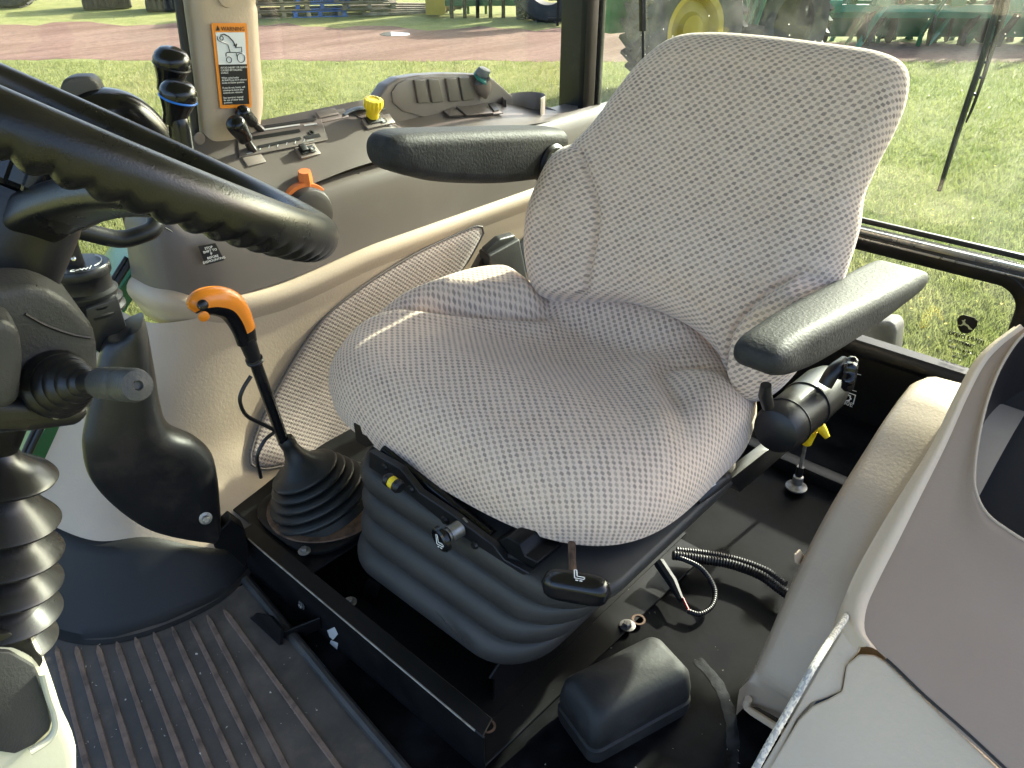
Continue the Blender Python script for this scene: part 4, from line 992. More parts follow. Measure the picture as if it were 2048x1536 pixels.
bm = NB(); add_prism(bm, [P(*q, y=.5955) for q in ci], (.002, .012, 0), .003, 2); fin('pedestal_cover', bm, M['shroud'], col, ang=50)
obj_tube('pedestal_lip', [P(*q, y=.592) for q in ((86, 1345), (98, 1390), (110, 1425), (112, 1455), (96, 1480), (60, 1504))], .0035, M['cream'], col, 10, 5)

#SHELL
# ------------------------------------------------------------------ cab shell
def shell_box(name, lo, hi, mat, label, cat, bev=.004):
    lo, hi = V(lo), V(hi); o = obj_box(name, (lo+hi)/2, tuple(hi-lo), mat, None, None, bev); return tag(o, label, cat)
RX = 1.80; WYs = 1.445
# rear right post
rp_ = Thing('rear_post', 'black steel corner post between the side window and the rear window', 'post', (1.80, 1.40, .3))
obj_box('post', (1.835, 1.405, 1.0), (.07, .085, 1.5), M['black'], rp_, None, .006)
obj_box('post_flange', (1.80, 1.352, 1.0), (.05, .018, 1.5), M['steel'], rp_, None, .003)
obj_box('rubber_seal', (1.815, 1.325, 1.0), (.016, .014, 1.5), M['black'], rp_, None, .004)
# side window
sg = Thing('side_window', 'large side window pane above the tan and taupe console', 'window', (1.3, WYs, .45))
obj_box('pane', (1.335, WYs, .95), (.95, .005, 1.1), M['glass'], sg, None, 0, smooth=False)
fg = Thing('front_side_window', 'side window pane ahead of the tan post with the warning sticker', 'window', (.3, WYs, 0))
obj_box('pane', (.18, WYs+.004, .72), (1.16, .005, 1.7), M['glass'], fg, None, 0, smooth=False)
obj_tube('black_seal', [P(348, -60, y=1.43), P(372, 110, y=1.43), P(384, 200, y=1.43), P(394, 300, y=1.43)], .0075, M['black'], fg, 10, 4)
sealp = [(262, 520), (225, 580), (165, 690), (110, 800), (70, 880), (48, 930), (30, 985)]
obj_tube('lower_seal', [P(*q, y=1.425) for q in sealp], .006, M['black'], fg, 10, 4)
obj_tube('lower_seal', [P(q[0]-9, q[1]-6, y=1.43) for q in sealp], .004, M['black'], fg, 10, 4)
# green rear fender outside the glass
rows = []
for a, b in (((300, 440), (330, 470)), ((255, 470), (262, 530)), ((215, 500), (222, 585)), ((150, 610), (165, 690)), (( 90, 720), (110, 800)), ((40, 830), (60, 890)), ((10, 900), (34, 950)), ((-20, 970), (4, 1030))):
    A = P(*a, y=1.66); B = P(*b, y=1.47); rows.append([A+V((0, .10, -.10)), A, A.lerp(B, .5)+V((0, 0, .01)), B, B+V((.01, 0, -.05))])
gf = obj_grid('wheel_fender', rows, M['greenteal'], None, 12, 40, .006); tag(gf, 'green painted tractor fender edge outside the front side window', 'fender')
# tan post with the warning label
tp_ = Thing('cab_post', 'tan plastic covered cab post carrying an orange warning label', 'post', (.80, 1.40, .62))
rows = []
for py, xl, xr in ((-260, 345, 520), (-120, 352, 512), (0, 360, 506), (30, 364, 510), (70, 369, 512), (130, 375, 516), (190, 382, 521), (225, 385, 521), (260, 389, 516), (300, 392, 514), (345, 396, 520), (400, 400, 530)):
    A = P(xl+26, py, y=1.405); B = P(xr+16, py, y=1.405); zc = (A.z+B.z)/2; A.z = B.z = zc; w_ = B.x-A.x; 
    r_ = []
    for u, v in ((0, 1.0), (.0, .45), (.04, .15), (.12, .02), (.3, -.03), (.5, -.05), (.7, -.05), (.85, -.02), (.95, .12), (1.0, .4), (1.0, 1.0)):
        r_.append(V((A.x+w_*u, 1.405+.055*v, zc)))
    rows.append(r_)
obj_grid('post_cover', rows, M['tan'], tp_, 40, 50)
obj_lathe('cap_plug', [(0, 0), (.017, 0), (.016, .003), (.01, .004), (0, .004)], P(452, -6, y=1.402), (0, -1, 0), M['tan'], tp_, n=28)
obj_lathe('cap_plug', [(0, 0), (.011, 0), (.010, .002), (.007, .0025), (0, .001)], P(399, 277, y=1.402), (0, -1, 0), M['taupe_light'], tp_, n=28)
YD = 1.4005
def dq_(px, py): return P(px, py, y=YD)
lab4 = [dq_(422, 46), dq_(493, 46), dq_(503, 215), dq_(440, 217)]
def L4(u, v, off=0.0): 
    a = lab4[0].lerp(lab4[1], u); b = lab4[3].lerp(lab4[2], u); p = a.lerp(b, v); return V((p.x, p.y-off, p.z))
lab = obj_prism('warning_label', [L4(u, v) for u, v in ((.03, 0), (.97, 0), (1, .015), (1, .985), (.97, 1), (.03, 1), (0, .985), (0, .015))], (0, -.0008, 0), M['decalorange'], tp_)
def lq(name, u0, u1, v0, v1, mat, off): return obj_prism(name, [L4(u0, v0, off), L4(u1, v0, off), L4(u1, v1, off), L4(u0, v1, off)], (0, -.0003, 0), mat, lab)
lq('label_picture_field', .085, .925, .105, .475, M['decalwhite'], .001); lq('label_text_field', .085, .925, .475, .955, M['decalblack'], .001)
lx = (L4(1, .3)-L4(0, .3)).normalized(); ly = (L4(.5, 0)-L4(.5, 1)).normalized(); LW = (L4(1, .5)-L4(0, .5)).length; LH = (L4(.5, 0)-L4(.5, 1)).length
obj_text('label_heading', 'WARNING', LW*.142, L4(.25, .085, .001), lx, ly, M['decalblack'], lab, off=.0006)
bm = NB(); bm.faces.new([bm.verts.new(L4(u, v, .0017)) for u, v in ((.10, .085), (.22, .085), (.16, .025))]); fin('warning_triangle', bm, M['decalblack'], lab, smooth=False)
for i, t_ in enumerate(('AVOID INJURY OR DEATH', 'CAUSED BY FALLING', 'LOADS', '', 'When using loader', 'ALWAYS put SCV selector', 'knobs in loader position.', '', 'If you do not, loader will', 'continue to move after', 'controls are released.', '', 'See operators manual', 'for use of other knob', 'positions.')):
    if t_: obj_text('label_line', t_, LW*.068, L4(.125, .523+i*.0298, .001), lx, ly, M['white'], lab, off=.0006)
def sk(pts, r=.0008, closed=False, mat=M['decalblack']):
    q = [L4(u, v, .0016) for u, v in pts]; q = q+[q[0]] if closed else q; return obj_tube('label_drawing', q, r, mat, lab, 5)
def circ(cu, cv, r): return [(cu+r*math.cos(t*math.pi/8), cv+r*LW/LH*math.sin(t*math.pi/8)) for t in range(16)]
sk([(.22, .135), (.32, .125), (.44, .15), (.55, .20), (.62, .26)], .0011); sk([(.57, .245), (.63, .275), (.66, .235)], .0011)
sk(circ(.40, .42, .075), .0007, True); sk(circ(.76, .40, .115), .0007, True); sk([(.33, .38), (.32, .35), (.36, .335), (.62, .335), (.64, .38)], .0007); sk([(.45, .335), (.40, .24), (.16, .20)], .0008); sk([(.60, .28), (.80, .275), (.80, .33), (.62, .34)], .0007)
sk(circ(.24, .17, .05), .0007, True); sk([(.13, .15), (.12, .18), (.16, .20)], .0007)
# rear window: frame rail, pane, lower window
rw = Thing('rear_window', 'wide rear window pane in a black and alloy frame', 'window', (RX, .7, .44))
obj_box('pane', (RX+.012, .60, 1.00), (.005, 1.46, 1.06), M['rearglass'], rw, None, 0, smooth=False)
obj_box('bottom_rail', (RX-.004, .60, .452), (.05, 1.46, .030), M['black'], rw, None, .005)
obj_box('alloy_strip', (RX-.022, .60, .4735), (.018, 1.46, .013), M['alu'], rw, None, .003)
obj_box('alloy_strip', (RX-.028, .60, .4575), (.006, 1.46, .005), M['alu'], rw, None, .001)
obj_box('glass_bead', (RX+.004, .60, .487), (.010, 1.46, .012), M['black'], rw, None, .003)
lwn = Thing('lower_rear_window', 'small rounded lower rear window with etched maker mark', 'window', (RX, .7, .2))
oy0, oy1, oz0, oz1 = .215, 1.10, .208, .436
ring = [V((RX-.01, (oy0+oy1)/2+u, (oz0+oz1)/2+v)) for u, v in rrect(oy1-oy0, oz1-oz0, .055, 8)]
rows = []
for f, dx in ((.040, .012), (.034, -.010), (.020, -.020), (.004, -.020), (-.008, -.012), (-.012, .012)):
    rows.append([V((RX-.01+dx, (oy0+oy1)/2+u, (oz0+oz1)/2+v)) for u, v in rrect(oy1-oy0+2*f, oz1-oz0+2*f, .055+f, 8)])
bm = NB(); add_grid(bm, rows, cu=True); fin('rubber_seal', bm, M['black'], lwn)
bm = NB(); c_ = [bm.verts.new(V((RX, p.y, p.z))) for p in ring]; bm.faces.new(c_); fin('pane', bm, M['rearglass'], lwn, smooth=False)
# etched mark on the lower pane
XE = RX-.003
def E_(px, py, o=0): 
    p = P(px, py, x=XE); return V((XE-o, p.y, p.z))
ec = E_(1933, 649); 
ey = V((0, -1, 0)); ez = V((0, 0, 1))
sh_ = [ec+ey*u*.020+ez*v*.020 for u, v in ((-.9, .75), (-.55, 1), (.55, 1), (.9, .75), (1, .2), (.75, -.55), (.35, -1), (-.35, -1), (-.75, -.55), (-1, .2))]
shd = obj_prism('emblem_shield', sh_, (-.0004, 0, 0), M['decalblack'], lwn)
deer = [(-.75, -.35), (-.45, -.20), (-.20, .02), (.10, .10), (.25, .30), (.22, .55), (.32, .60), (.40, .42), (.62, .38), (.55, .28), (.45, .22), (.42, 0), (.55, -.25), (.82, -.30), (.80, -.38), (.48, -.36), (.25, -.12), (0, -.15), (-.20, -.22), (-.38, -.48), (-.78, -.45)]
bm = NB(); bm.faces.new([bm.verts.new(ec+V((-.0008, 0, 0))+ey*-u*.0185+ez*v*.0185) for u, v in deer]); fin('emblem_animal', bm, pmat('etched_mark', (.50, .52, .30), .6), shd, smooth=False)
for s_, px_, py_, sz in (('JOHN DEERE', 1975, 688, .0105), ('TEMPERED', 1957, 678, .0075), ('43R-011684', 1952, 690, .0075), ('000303', 1930, 702, .0065), ('GUARDIAN SUNGARD', 1938, 714, .006)):
    pass
def etx(t_, px, py, sz): obj_text('etched_text', t_, sz, E_(px, py), V((0, 1, 0)), V((0, 0, 1)), M['decalblack'], lwn, 'CENTER', off=-.0008, bold=sz*.03)
etx('JOHN DEERE', 1930, 678, .0130); etx('TEMPERED', 1926, 689, .0095); etx('43R-011684', 1917, 701, .0090); etx('TRANSPARENT', 1917, 709, .0045); etx('000303', 1912, 716, .0062); etx('AS2', 1905, 722, .005); etx('SAINT-GOBAIN SEKURIT', 1905, 728, .0048)
def ring_(px, py, r): 
    c = E_(px, py, .0006); obj_tube('etched_ring', [c+ey*math.cos(t*math.pi/10)*r+ez*math.sin(t*math.pi/10)*r for t in range(21)], .0005, M['decalblack'], lwn, 4)
ring_(1934, 690, .0085); etx('E1', 1936, 693, .0075); ring_(1960, 656, .006)
gb = obj_prism('outside_box', [P(*q, x=2.02) for q in ((1690, 640), (1782, 645), (1792, 660), (1784, 735), (1690, 735))], (.07, 0, 0), pmat('grey_cover_plastic', (.07, .07, .065), .6, .1, 9, dust=.4, dustcol=(.2, .19, .17)), None, .012, 3)
tag(gb, 'dusty grey housing outside the small lower rear window', 'housing')
# black rear wall below
rwl = Thing('rear_wall', 'black lower rear cab wall below the small window', 'wall', (RX, .6, -.05))
obj_box('wall_panel', (RX+.012, .60, .075), (.02, 1.62, .232), M['steel'], rwl, None, .002)
obj_box('wall_panel', (RX+.012, 1.27, .31), (.02, .30, .235), M['steel'], rwl, None, .002)
obj_box('wall_panel', (RX+.012, .0, .31), (.02, .40, .235), M['steel'], rwl, None, .002)
obj_tube('wall_bead', [V((RX-.004, 1.1, .178)), V((RX-.004, -.1, .178))], .006, M['black'], rwl, 8)
obj_box('floor_crossbar', (1.50, .52, .012), (.035, 1.2, .03), M['steel'], rwl, None, .003)
pd_ = E_
def wt(t_, px, py, sz, x=RX): p = P(px, py, x=x); obj_text('wall_print', t_, sz, V((x-.0015, p.y, p.z)), V((0, -1, 0)), V((0, 0, 1)), M['white'], rwl, 'CENTER', off=.001)
wt('•540E', 1690, 808, .017)
g0 = P(1694, 795, x=RX-.0015)
obj_tube('wall_symbol', [g0+ey*-.018+ez*-.012, g0+ey*-.018+ez*.014, g0+ey*.018+ez*.014, g0+ey*.018+ez*-.012], .0014, M['white'], rwl, 5)
obj_tube('wall_symbol', [g0+(ey*math.cos(t*math.pi/12)+ez*math.sin(t*math.pi/12))*(.008 if t % 3 else .0105) for t in range(25)], .0016, M['white'], rwl, 5)
obj_tube('wall_symbol', [P(1690, 776, x=RX-.0015), P(1713, 783, x=RX-.0015)], .0009, M['white'], rwl, 5); obj_tube('wall_symbol', [P(1703, 745, x=RX-.0015), P(1722, 750, x=RX-.0015)], .0009, M['white'], rwl, 5)
obj_tube('wall_symbol', [P(1698, 776, x=RX-.0015), P(1698, 768, x=RX-.0015), P(1706, 770, x=RX-.0015)], .0014, M['white'], rwl, 5)
# wiper outside and gas strut inside
wp = Thing('wiper', 'black rear wiper arm and blade hanging across the rear window', 'wiper', P(1880, 380, x=RX+.03))
wpt = [P(*q, x=RX+.03) for q in ((2010, -60), (1992, 20), (1960, 130), (1920, 250), (1878, 382))]
bm = NB(); add_tube(bm, wpt, [.006, .006, .0062, .006, .0045], 8, True, 5); fin('blade', bm, M['black'], wp)
apt = [P(*q, x=RX+.038) for q in ((2022, -60), (2008, 20), (1985, 95), (1965, 160), (1945, 215), (1932, 245))]
bm = NB(); add_tube(bm, apt, [.008, .0075, .005, .0035, .003, .002], 8, True, 5); fin('arm', bm, M['blackgloss'], wp)
for q, q2 in (((1978, 85), (1986, 90)), ((1962, 122), (1976, 126)), ((1950, 152), (1966, 156)), ((1940, 185), (1952, 190))):
    obj_tube('blade_link', [P(*q, x=RX+.03), P(*q2, x=RX+.036)], .0028, M['black'], wp, 8)
gs = Thing('gas_strut', 'black gas strut hanging beside the rear corner post', 'strut', P(1287, 250, x=RX-.03))
obj_tube('cylinder', [P(1285, -80, x=RX-.03), P(1286, 62, x=RX-.03)], .0092, M['blackgloss'], gs, 16)
obj_tube('rod', [P(1286, 60, x=RX-.03), P(1288, 240, x=RX-.03)], .004, M['black'], gs, 12)
# unseen roof, added and lengthened rearwards to shade the cab from sun
rf = Thing('unseen_cab_roof', 'unseen flat cab roof panel with pale headliner, added to shade the cab', 'roof', (.7, .7, 1.52))
obj_box('headliner', (.78, .68, 1.53), (2.76, 1.66, .03), M['headliner'], rf, None, .01)
obj_box('roof_skin', (.80, .68, 1.60), (2.9, 1.80, .10), M['greenteal'], rf, None, .03)

# ------------------------------------------------------------------ floor things
blk = Thing('rubber_covered_box', 'dusty black rubber box lying on the cab floor beside the seat base', 'box', (.715, .41, 0))
def hexa(pts_top, pts_bot, z0, z1): return [P(*q, z=z1) for q in pts_top], [P(*q, z=z0) for q in pts_bot]
tp4, bt4 = [P(*q, z=.098) for q in ((1128, 1345), (1190, 1440), (1388, 1335), (1310, 1262))], None
dx_ = (tp4[2]-tp4[1]); dx_.z = 0; L_ = dx_.length; dx_.normalize(); dy_ = V((-dx_.y, dx_.x, 0)); W_ = .095
cc_ = (tp4[0]+tp4[1]+tp4[2]+tp4[3])/4
rows = []
for z, e in ((0, .004), (.012, .006), (.028, .006), (.031, .002), (.034, .004), (.055, .004), (.082, 0), (.094, -.008), (.100, -.02)):
    rows.append([V((cc_.x, cc_.y, z))+dx_*u+dy_*v for u, v in rrect(L_+2*e, W_+2*e, .018, 6)])
bm = NB(); vs = add_grid(bm, rows, cu=True); cap(bm, vs[0]); cap(bm, vs[-1]); fin('cover', bm, M['block'], blk, ang=50)
obj_box('foam_tear', P(1265, 1412, z=.05), (.018, .006, .008), pmat('torn_foam', (.34, .27, .17), .9, .2, 60, .8, 200), blk, rot3(dx_, dy_, V((0, 0, 1))), .003)
# wiring
hs = [P(*q, z=zz) for q, zz in (((1345, 1110), .03), ((1400, 1118), .025), ((1460, 1128), .022), ((1520, 1150), .02), ((1560, 1178), .02), ((1590, 1200), .02))]
wh = Thing('wiring_harness', 'black corrugated wiring loom with a red wire behind the seat base', 'cable', hs[2])
def corr(name, pts, r, n, amp, par):
    q = even(pts, n); return obj_tube(name, q, [r*(1+amp*(i % 2)) for i in range(n)], M['black'], par, 10)
corr('corrugated_hose', hs, .0085, 90, .18, wh)
corr('corrugated_hose', [P(*q, z=.024) for q in ((1352, 1102), (1410, 1108), (1470, 1120), (1530, 1142), (1570, 1170))], .0075, 90, .18, wh)
corr('thin_loom', [P(*q, z=zz) for q, zz in (((1350, 1112), .03), ((1400, 1135), .03), ((1428, 1175), .02), ((1425, 1210), .012), ((1400, 1228), .01), ((1375, 1222), .01))], .0042, 90, .2, wh)
obj_tube('red_wire', [P(1365, 1195, z=.02), P(1378, 1222, z=.012)], .0022, M['red'], wh, 8)
obj_tube('connector', [P(1318, 1125, z=.035), P(1345, 1165, z=.025), P(1362, 1200, z=.02)], [.011, .010, .006], M['block'], wh, 8)
# yellow handled pull rod
yh = Thing('yellow_pull_handle', 'yellow T handle on a thin steel rod rising from the rear floor', 'handle', P(1592, 978, z=.0))
A = P(1592, 975, z=.004); B = P(1612, 885, x=A.x+.005)
obj_lathe('rod_bushing', [(0, 0), (.022, 0), (.023, .004), (.014, .008), (.011, .012), (.011, .03), (.008, .032), (0, .032)], A, (0, 0, 1), M['bolt'], yh, n=24)
obj_lathe('rod_sleeve', [(0, .03), (.008, .03), (.008, .055), (0, .055)], A, B-A, M['black'], yh, n=16)
obj_tube('rod', [A, B], .0042, M['bolt'], yh, 10)
hb = P(1617, 880, x=A.x)
obj_tube('handle_stem', [B, P(1622, 858, x=A.x)], [.012, .015], M['yellow'], yh, 14)
obj_tube('handle_bar', [P(1606, 880, x=A.x-.01), P(1616, 862, x=A.x), P(1635, 850, x=A.x), P(1655, 875, x=A.x)], [.007, .013, .013, .006], M['yellow'], yh, 12, 5)

# ------------------------------------------------------------------ left fender cover (far) and left console (near)
fc = Thing('fender_cover', 'pale tan moulded fender cover standing on the floor left of the seat', 'fender cover', (1.1, .2, 0))
edge = [(1800, 792), (1770, 835), (1735, 890), (1660, 1012), (1590, 1148), (1535, 1275), (1506, 1345), (1497, 1395), (1494, 1420)]
ez_ = [P(*q, y=.275) for q in edge]
prof = cr([V((p.x, 0, max(p.z, .0))) for p in ez_], 50)
prof = [V((prof[0].x+.14, 0, prof[0].z-.02)), V((prof[0].x+.06, 0, prof[0].z+.006))]+prof
rows = []
for i, p in enumerate(prof):
    t = (prof[min(i+1, len(prof)-1)]-prof[max(i-1, 0)]).normalized(); n_ = V((t.z, 0, -t.x)); n_ = -n_ if n_.z < 0 else n_
    rows.append([V((p.x, .2795, max(-.003, p.z-.12)))]+[V((p.x, y, max(p.z+n_.z*o, -.002)-n_.z*o))+n_*o for y, o in ((.279, -.030), (.277, -.012), (.270, -.003), (.258, .002), (.20, .006), (.15, .006), (.105, .005))])
bm = NB(); add_grid(bm, rows); fin('cover_shell', bm, M['tan'], fc, ang=60)
obj_tube('front_lip', [P(*q, y=.27) for q in ((1497, 1398), (1494, 1415))]+[P(1530, 1440, y=.235), P(1565, 1462, y=.205)], .006, M['tan_light'], fc, 8, 3)
obj_prism('mounting_tab', [P(*q, y=.283) for q in ((1588, 1108), (1598, 1098), (1606, 1112), (1600, 1130), (1588, 1124))], (0, -.003, 0), M['tan_light'], fc, .0008, 1)
obj_lathe('tab_screw', [(0, 0), (.0045, 0), (.0045, .002), (0, .002)], P(1596, 1114, y=.284), (0, 1, 0), M['decalblack'], fc, n=14)

lc = Thing('door_side_console', 'large taupe console with cream edge and cup recess beside the door', 'console', (.8, .05, .2))
LQ = P(1760, 1200, y=.150); LN = V((-.52, -.05, .85)).normalized()
def lp_(px, py, h=0.0): return Ppl(px, py, LQ, LN)+LN*h
inner = [(1752, 1298), (1728, 1262), (1731, 1215), (1752, 1165), (1790, 1090), (1840, 990), (1890, 890), (1935, 790), (1968, 728), (2000, 692), (2048, 655)]
inner = [(q.x, q.y) for q in cr([V((a, b, 0)) for a, b in inner], 60)]
rec = [(2300, 640), (2120, 640), (2052, 668), (2010, 720), (1982, 780), (1962, 850), (1949, 930), (1950, 985), (1972, 1030), (2010, 1060), (2060, 1090), (2140, 1120), (2300, 1120), (2420, 1000), (2420, 760)]
rec = even([V((a, b, 0)) for a, b in rec], 90, True)
outer_path = inner + [(2120, 620), (2300, 560), (2700, 560), (2700, 1300), (2600, 2000), (2350, 1830), (2150, 1660), (2000, 1534), (1900, 1446), (1820, 1362)]
outer_path = even([V((a, b, 0)) for a, b in outer_path], 400, True)
# nearest matching: walk outer by angle about the recess centre
rc = V((2180, 880, 0))
def ang_(p): return math.atan2(p.y-rc.y, p.x-rc.x)
oa = sorted(outer_path, key=ang_)
rows = [[], [], [], [], []]
NK = 240
def at_angle(path, a):
    best = None; bd = 9
    for i in range(len(path)):
        p, q = path[i], path[(i+1) % len(path)]; d = V((math.cos(a), math.sin(a), 0)); e = q-p
        den = d.x*e.y-d.y*e.x
        if abs(den) < 1e-9: continue
        t = ((p.x-rc.x)*e.y-(p.y-rc.y)*e.x)/den; u = ((p.x-rc.x)*d.y-(p.y-rc.y)*d.x)/den
        if t > 0 and -1e-6 <= u <= 1+1e-6 and (best is None or t > best): best = t
    return rc+V((math.cos(a), math.sin(a), 0))*(best or 100)
R0 = [at_angle(rec, 2*math.pi*k/NK) for k in range(NK)]; R1 = [at_angle(outer_path, 2*math.pi*k/NK) for k in range(NK)]
grid = []
for f, h in ((0, .004), (.02, .0065), (.06, .006), (.12, .0025), (.2, .0), (.35, .0), (.5, 0), (.65, .0), (.8, 0), (.92, 0), (1.0, -.001)):
    grid.append([lp_(a.x+(b.x-a.x)*f, a.y+(b.y-a.y)*f, h) for a, b in zip(R0, R1)])
bm = NB(); add_grid(bm, grid, cu=True); fin('top_panel', bm, pmat('warm_taupe_plastic', (.35, .25, .18), .42, .03, 3, .3, 260, rvar=.12, dust=.12, dustcol=(.36, .30, .25), dscale=6), lc, ang=60)
dn = V((.15, -.05, -1)).normalized()
wall = [[lp_(p.x, p.y, .004)+dn*h for p in R0] for h in (0, .004, .05, .13)]
c_ = sum(wall[-1], V((0, 0, 0)))/NK
wall.append([c_+(p-c_)*.5 for p in wall[-1]]); wall.append([c_+(p-c_)*.02 for p in wall[-1]])
bm = NB(); add_grid(bm, wall, cu=True); fin('cup_recess', bm, M['taupe_dark'], lc, ang=60)
obj_tube('recess_lip', [lp_(p.x, p.y, .0055) for p in R0[::2]]+[lp_(R0[0].x, R0[0].y, .0055)], .0022, M['tan'], lc, 8)
q = Ppl(2012, 1020, c_+V((0, 0, .002)), (lp_(2000, 900)-c_).normalized()) if False else c_+V((0, 0, .002))
obj_lathe('cup_pad', [(0, 0), (.028, 0), (.030, .002), (.028, .004), (.022, .003), (0, .003)], q, (0, 0, 1), M['black'], lc, n=36)
# cream edge moulding
tr_ = even([V((a, b, 0)) for a, b in inner], 60)
rows = []
for i, p in enumerate(tr_):
    f = i/59; w_ = 34+26*math.sin(math.pi*min(1, f*1.6))*(1-f)-16*f
    A = lp_(p.x-4, p.y, .003); B = lp_(p.x-w_*.55, p.y-4, .003); Cc = lp_(p.x-w_, p.y-8, -.008)
    rows.append([lp_(p.x+4, p.y+2, -.002), A, A.lerp(B, .5)+LN*.002, B, B.lerp(Cc, .6)-LN*.003, Cc, Cc+V((.004, .004, -.05)), Cc+V((.01, .006, -.30))])
bm = NB(); add_grid(bm, rows); fin('edge_moulding', bm, M['tan_light'], lc, ang=70)
# front panels
FQ = lp_(1760, 1320, -.004); FN = V((-.80, .02, .60)).normalized()
def fp2(px, py, h=0): return Ppl(px, py, FQ, FN)+FN*h
fpn = [(1692, 1330), (1718, 1308), (1748, 1310), (1772, 1324), (1836, 1385), (1916, 1461), (2001, 1541), (2156, 1675), (2250, 1800), (1380, 1800), (1440, 1690), (1528, 1552), (1596, 1440), (1624, 1412), (1656, 1398), (1684, 1382)]
obj_prism('front_panel', [fp2(*q) for q in fpn], -FN*.01, M['tan_light'], lc, .004, 3)
fpu = [(1688, 1334), (1714, 1305), (1728, 1262), (1722, 1235), (1694, 1240), (1640, 1330), (1580, 1435), (1500, 1570), (1490, 1600), (1530, 1560), (1590, 1440), (1618, 1408), (1648, 1398), (1680, 1385)]
obj_prism('side_panel', [fp2(q[0], q[1], -.010) for q in fpu], -FN*.01, M['tan_light'], lc, .003, 3)
obj_prism('backing', [fp2(*q, -.022) for q in ((1700, 1310), (1752, 1345), (2020, 1560), (2250, 1800), (1420, 1800), (1520, 1540))], -FN*.004, M['decalblack'], lc)
gap = [(1772, 1318), (1790, 1334), (1850, 1392), (1930, 1462), (2010, 1536), (2100, 1620)]
obj_tube('panel_gap', [lp_(*q, -.001) for q in gap], .0022, M['decalblack'], lc, 8, 4)
rp2 = [P(1722, 1185, y=.20), P(1700, 1222, y=.18)]+[P(*q, y=.165) for q in ((1640, 1312), (1590, 1398), (1540, 1485), (1500, 1558), (1440, 1670))]
def ropemat():
    m, nt, N, L, B = newmat('braided_rope'); p = pos(nt); v = N.new('ShaderNodeTexVoronoi'); v.inputs['Scale'].default_value = 330; L.new(p, v.inputs['Vector'])
    c = mixc(nt, mth(nt, 'GREATER_THAN', v.outputs['Color'], .55), (.60, .55, .46), (.36, .34, .31)); L.new(c, B.inputs['Base Color']); B.inputs['Roughness'].default_value = .9; return m
q = even(rp2, 160)
ro = obj_tube('rope', q, [.0042*(1+.06*(i % 2)) for i in range(160)], ropemat(), None, 10); tag(ro, 'thin braided white and grey rope along the edge of the taupe console', 'rope')

#OUTSIDE
# ------------------------------------------------------------------ ground
def grassmat():
    m, nt, N, L, B = newmat('lawn'); p = pos(nt)
    n1 = noise(nt, p, .35, 5); n2 = noise(nt, p, 3.2, 6, .65); n3 = noise(nt, p, 26, 5, .7)
    c = mixc(nt, ramp(nt, n2, .3, .7), (.165, .190, .058), (.262, .272, .105))
    c = mixc(nt, mth(nt, 'MULTIPLY', ramp(nt, n1, .42, .72), .6), c, (.265, .225, .095))
    c = mixc(nt, mth(nt, 'MULTIPLY', ramp(nt, n3, .45, .75), .55), c, (.085, .095, .018))
    L.new(c, B.inputs['Base Color']); B.inputs['Roughness'].default_value = .9; B.inputs['Specular IOR Level'].default_value = .15
    b = N.new('ShaderNodeBump'); b.inputs['Strength'].default_value = .9; b.inputs['Distance'].default_value = .03; L.new(n3, b.inputs['Height']); L.new(b.outputs[0], B.inputs['Normal'])
    return m
M['lawn'] = grassmat()
def blademat():
    m, nt, N, L, B = newmat('grass_blades'); p = pos(nt)
    n2 = noise(nt, p, 2.2, 5); n3 = noise(nt, p, 40, 2)
    c = mixc(nt, ramp(nt, n2, .3, .7), (.165, .200, .058), (.262, .275, .107)); c = mixc(nt, mth(nt, 'MULTIPLY', ramp(nt, n3, .55, .75), .6), c, (.30, .27, .11))
    L.new(c, B.inputs['Base Color']); B.inputs['Roughness'].default_value = .7
    tr = N.new('ShaderNodeBsdfTranslucent'); L.new(c, tr.inputs[0]); mx = N.new('ShaderNodeMixShader'); mx.inputs[0].default_value = .5
    L.new(B.outputs[0], mx.inputs[1]); L.new(tr.outputs[0], mx.inputs[2]); L.new(mx.outputs[0], N['Material Output'].inputs[0]); return m
M['blade'] = blademat()
def dirtmat():
    m, nt, N, L, B = newmat('red_dirt'); p = pos(nt)
    mp = N.new('ShaderNodeMapping'); L.new(p, mp.inputs[0]); mp.inputs['Rotation'].default_value = (0, 0, R_(48)); mp.inputs['Scale'].default_value = (.25, 1.6, 1)
    n1 = noise(nt, mp.outputs[0], .9, 6, .6); n2 = noise(nt, p, 9, 6, .7); n3 = noise(nt, p, .5, 4)
    c = mixc(nt, ramp(nt, n1, .3, .7), (.150, .086, .066), (.235, .150, .120)); c = mixc(nt, mth(nt, 'MULTIPLY', ramp(nt, n2, .4, .75), .45), c, (.062, .038, .03))
    c = mixc(nt, mth(nt, 'MULTIPLY', ramp(nt, n3, .5, .75), .35), c, (.15, .11, .092))
    L.new(c, B.inputs['Base Color']); B.inputs['Roughness'].default_value = .95; B.inputs['Specular IOR Level'].default_value = .1
    b = N.new('ShaderNodeBump'); b.inputs['Strength'].default_value = .6; b.inputs['Distance'].default_value = .02; L.new(n2, b.inputs['Height']); L.new(b.outputs[0], B.inputs['Normal']); return m
bm = NB(); add_grid(bm, [[V((x, y, GZ)) for x in np.linspace(-400, 400, 9)] for y in np.linspace(-400, 400, 9)]); g_ = fin('ground', bm, M['lawn'], None, smooth=False, recalc=False); g_['kind'] = 'structure'
def gp_(px, py, z=GZ): return P(px, py, z=z)
def wig(a, b, n, amp):
    out = []
    for i in range(n):
        f = i/(n-1); x = a[0]+(b[0]-a[0])*f; y = a[1]+(b[1]-a[1])*f
        out.append(gp_(x, y+amp*(math.sin(x*.031)+.6*math.sin(x*.083+1)+.4*math.sin(x*.19+2)), GZ+.004))
    return out
near_ = wig((-500, 117), (2700, 128), 90, 1.6)
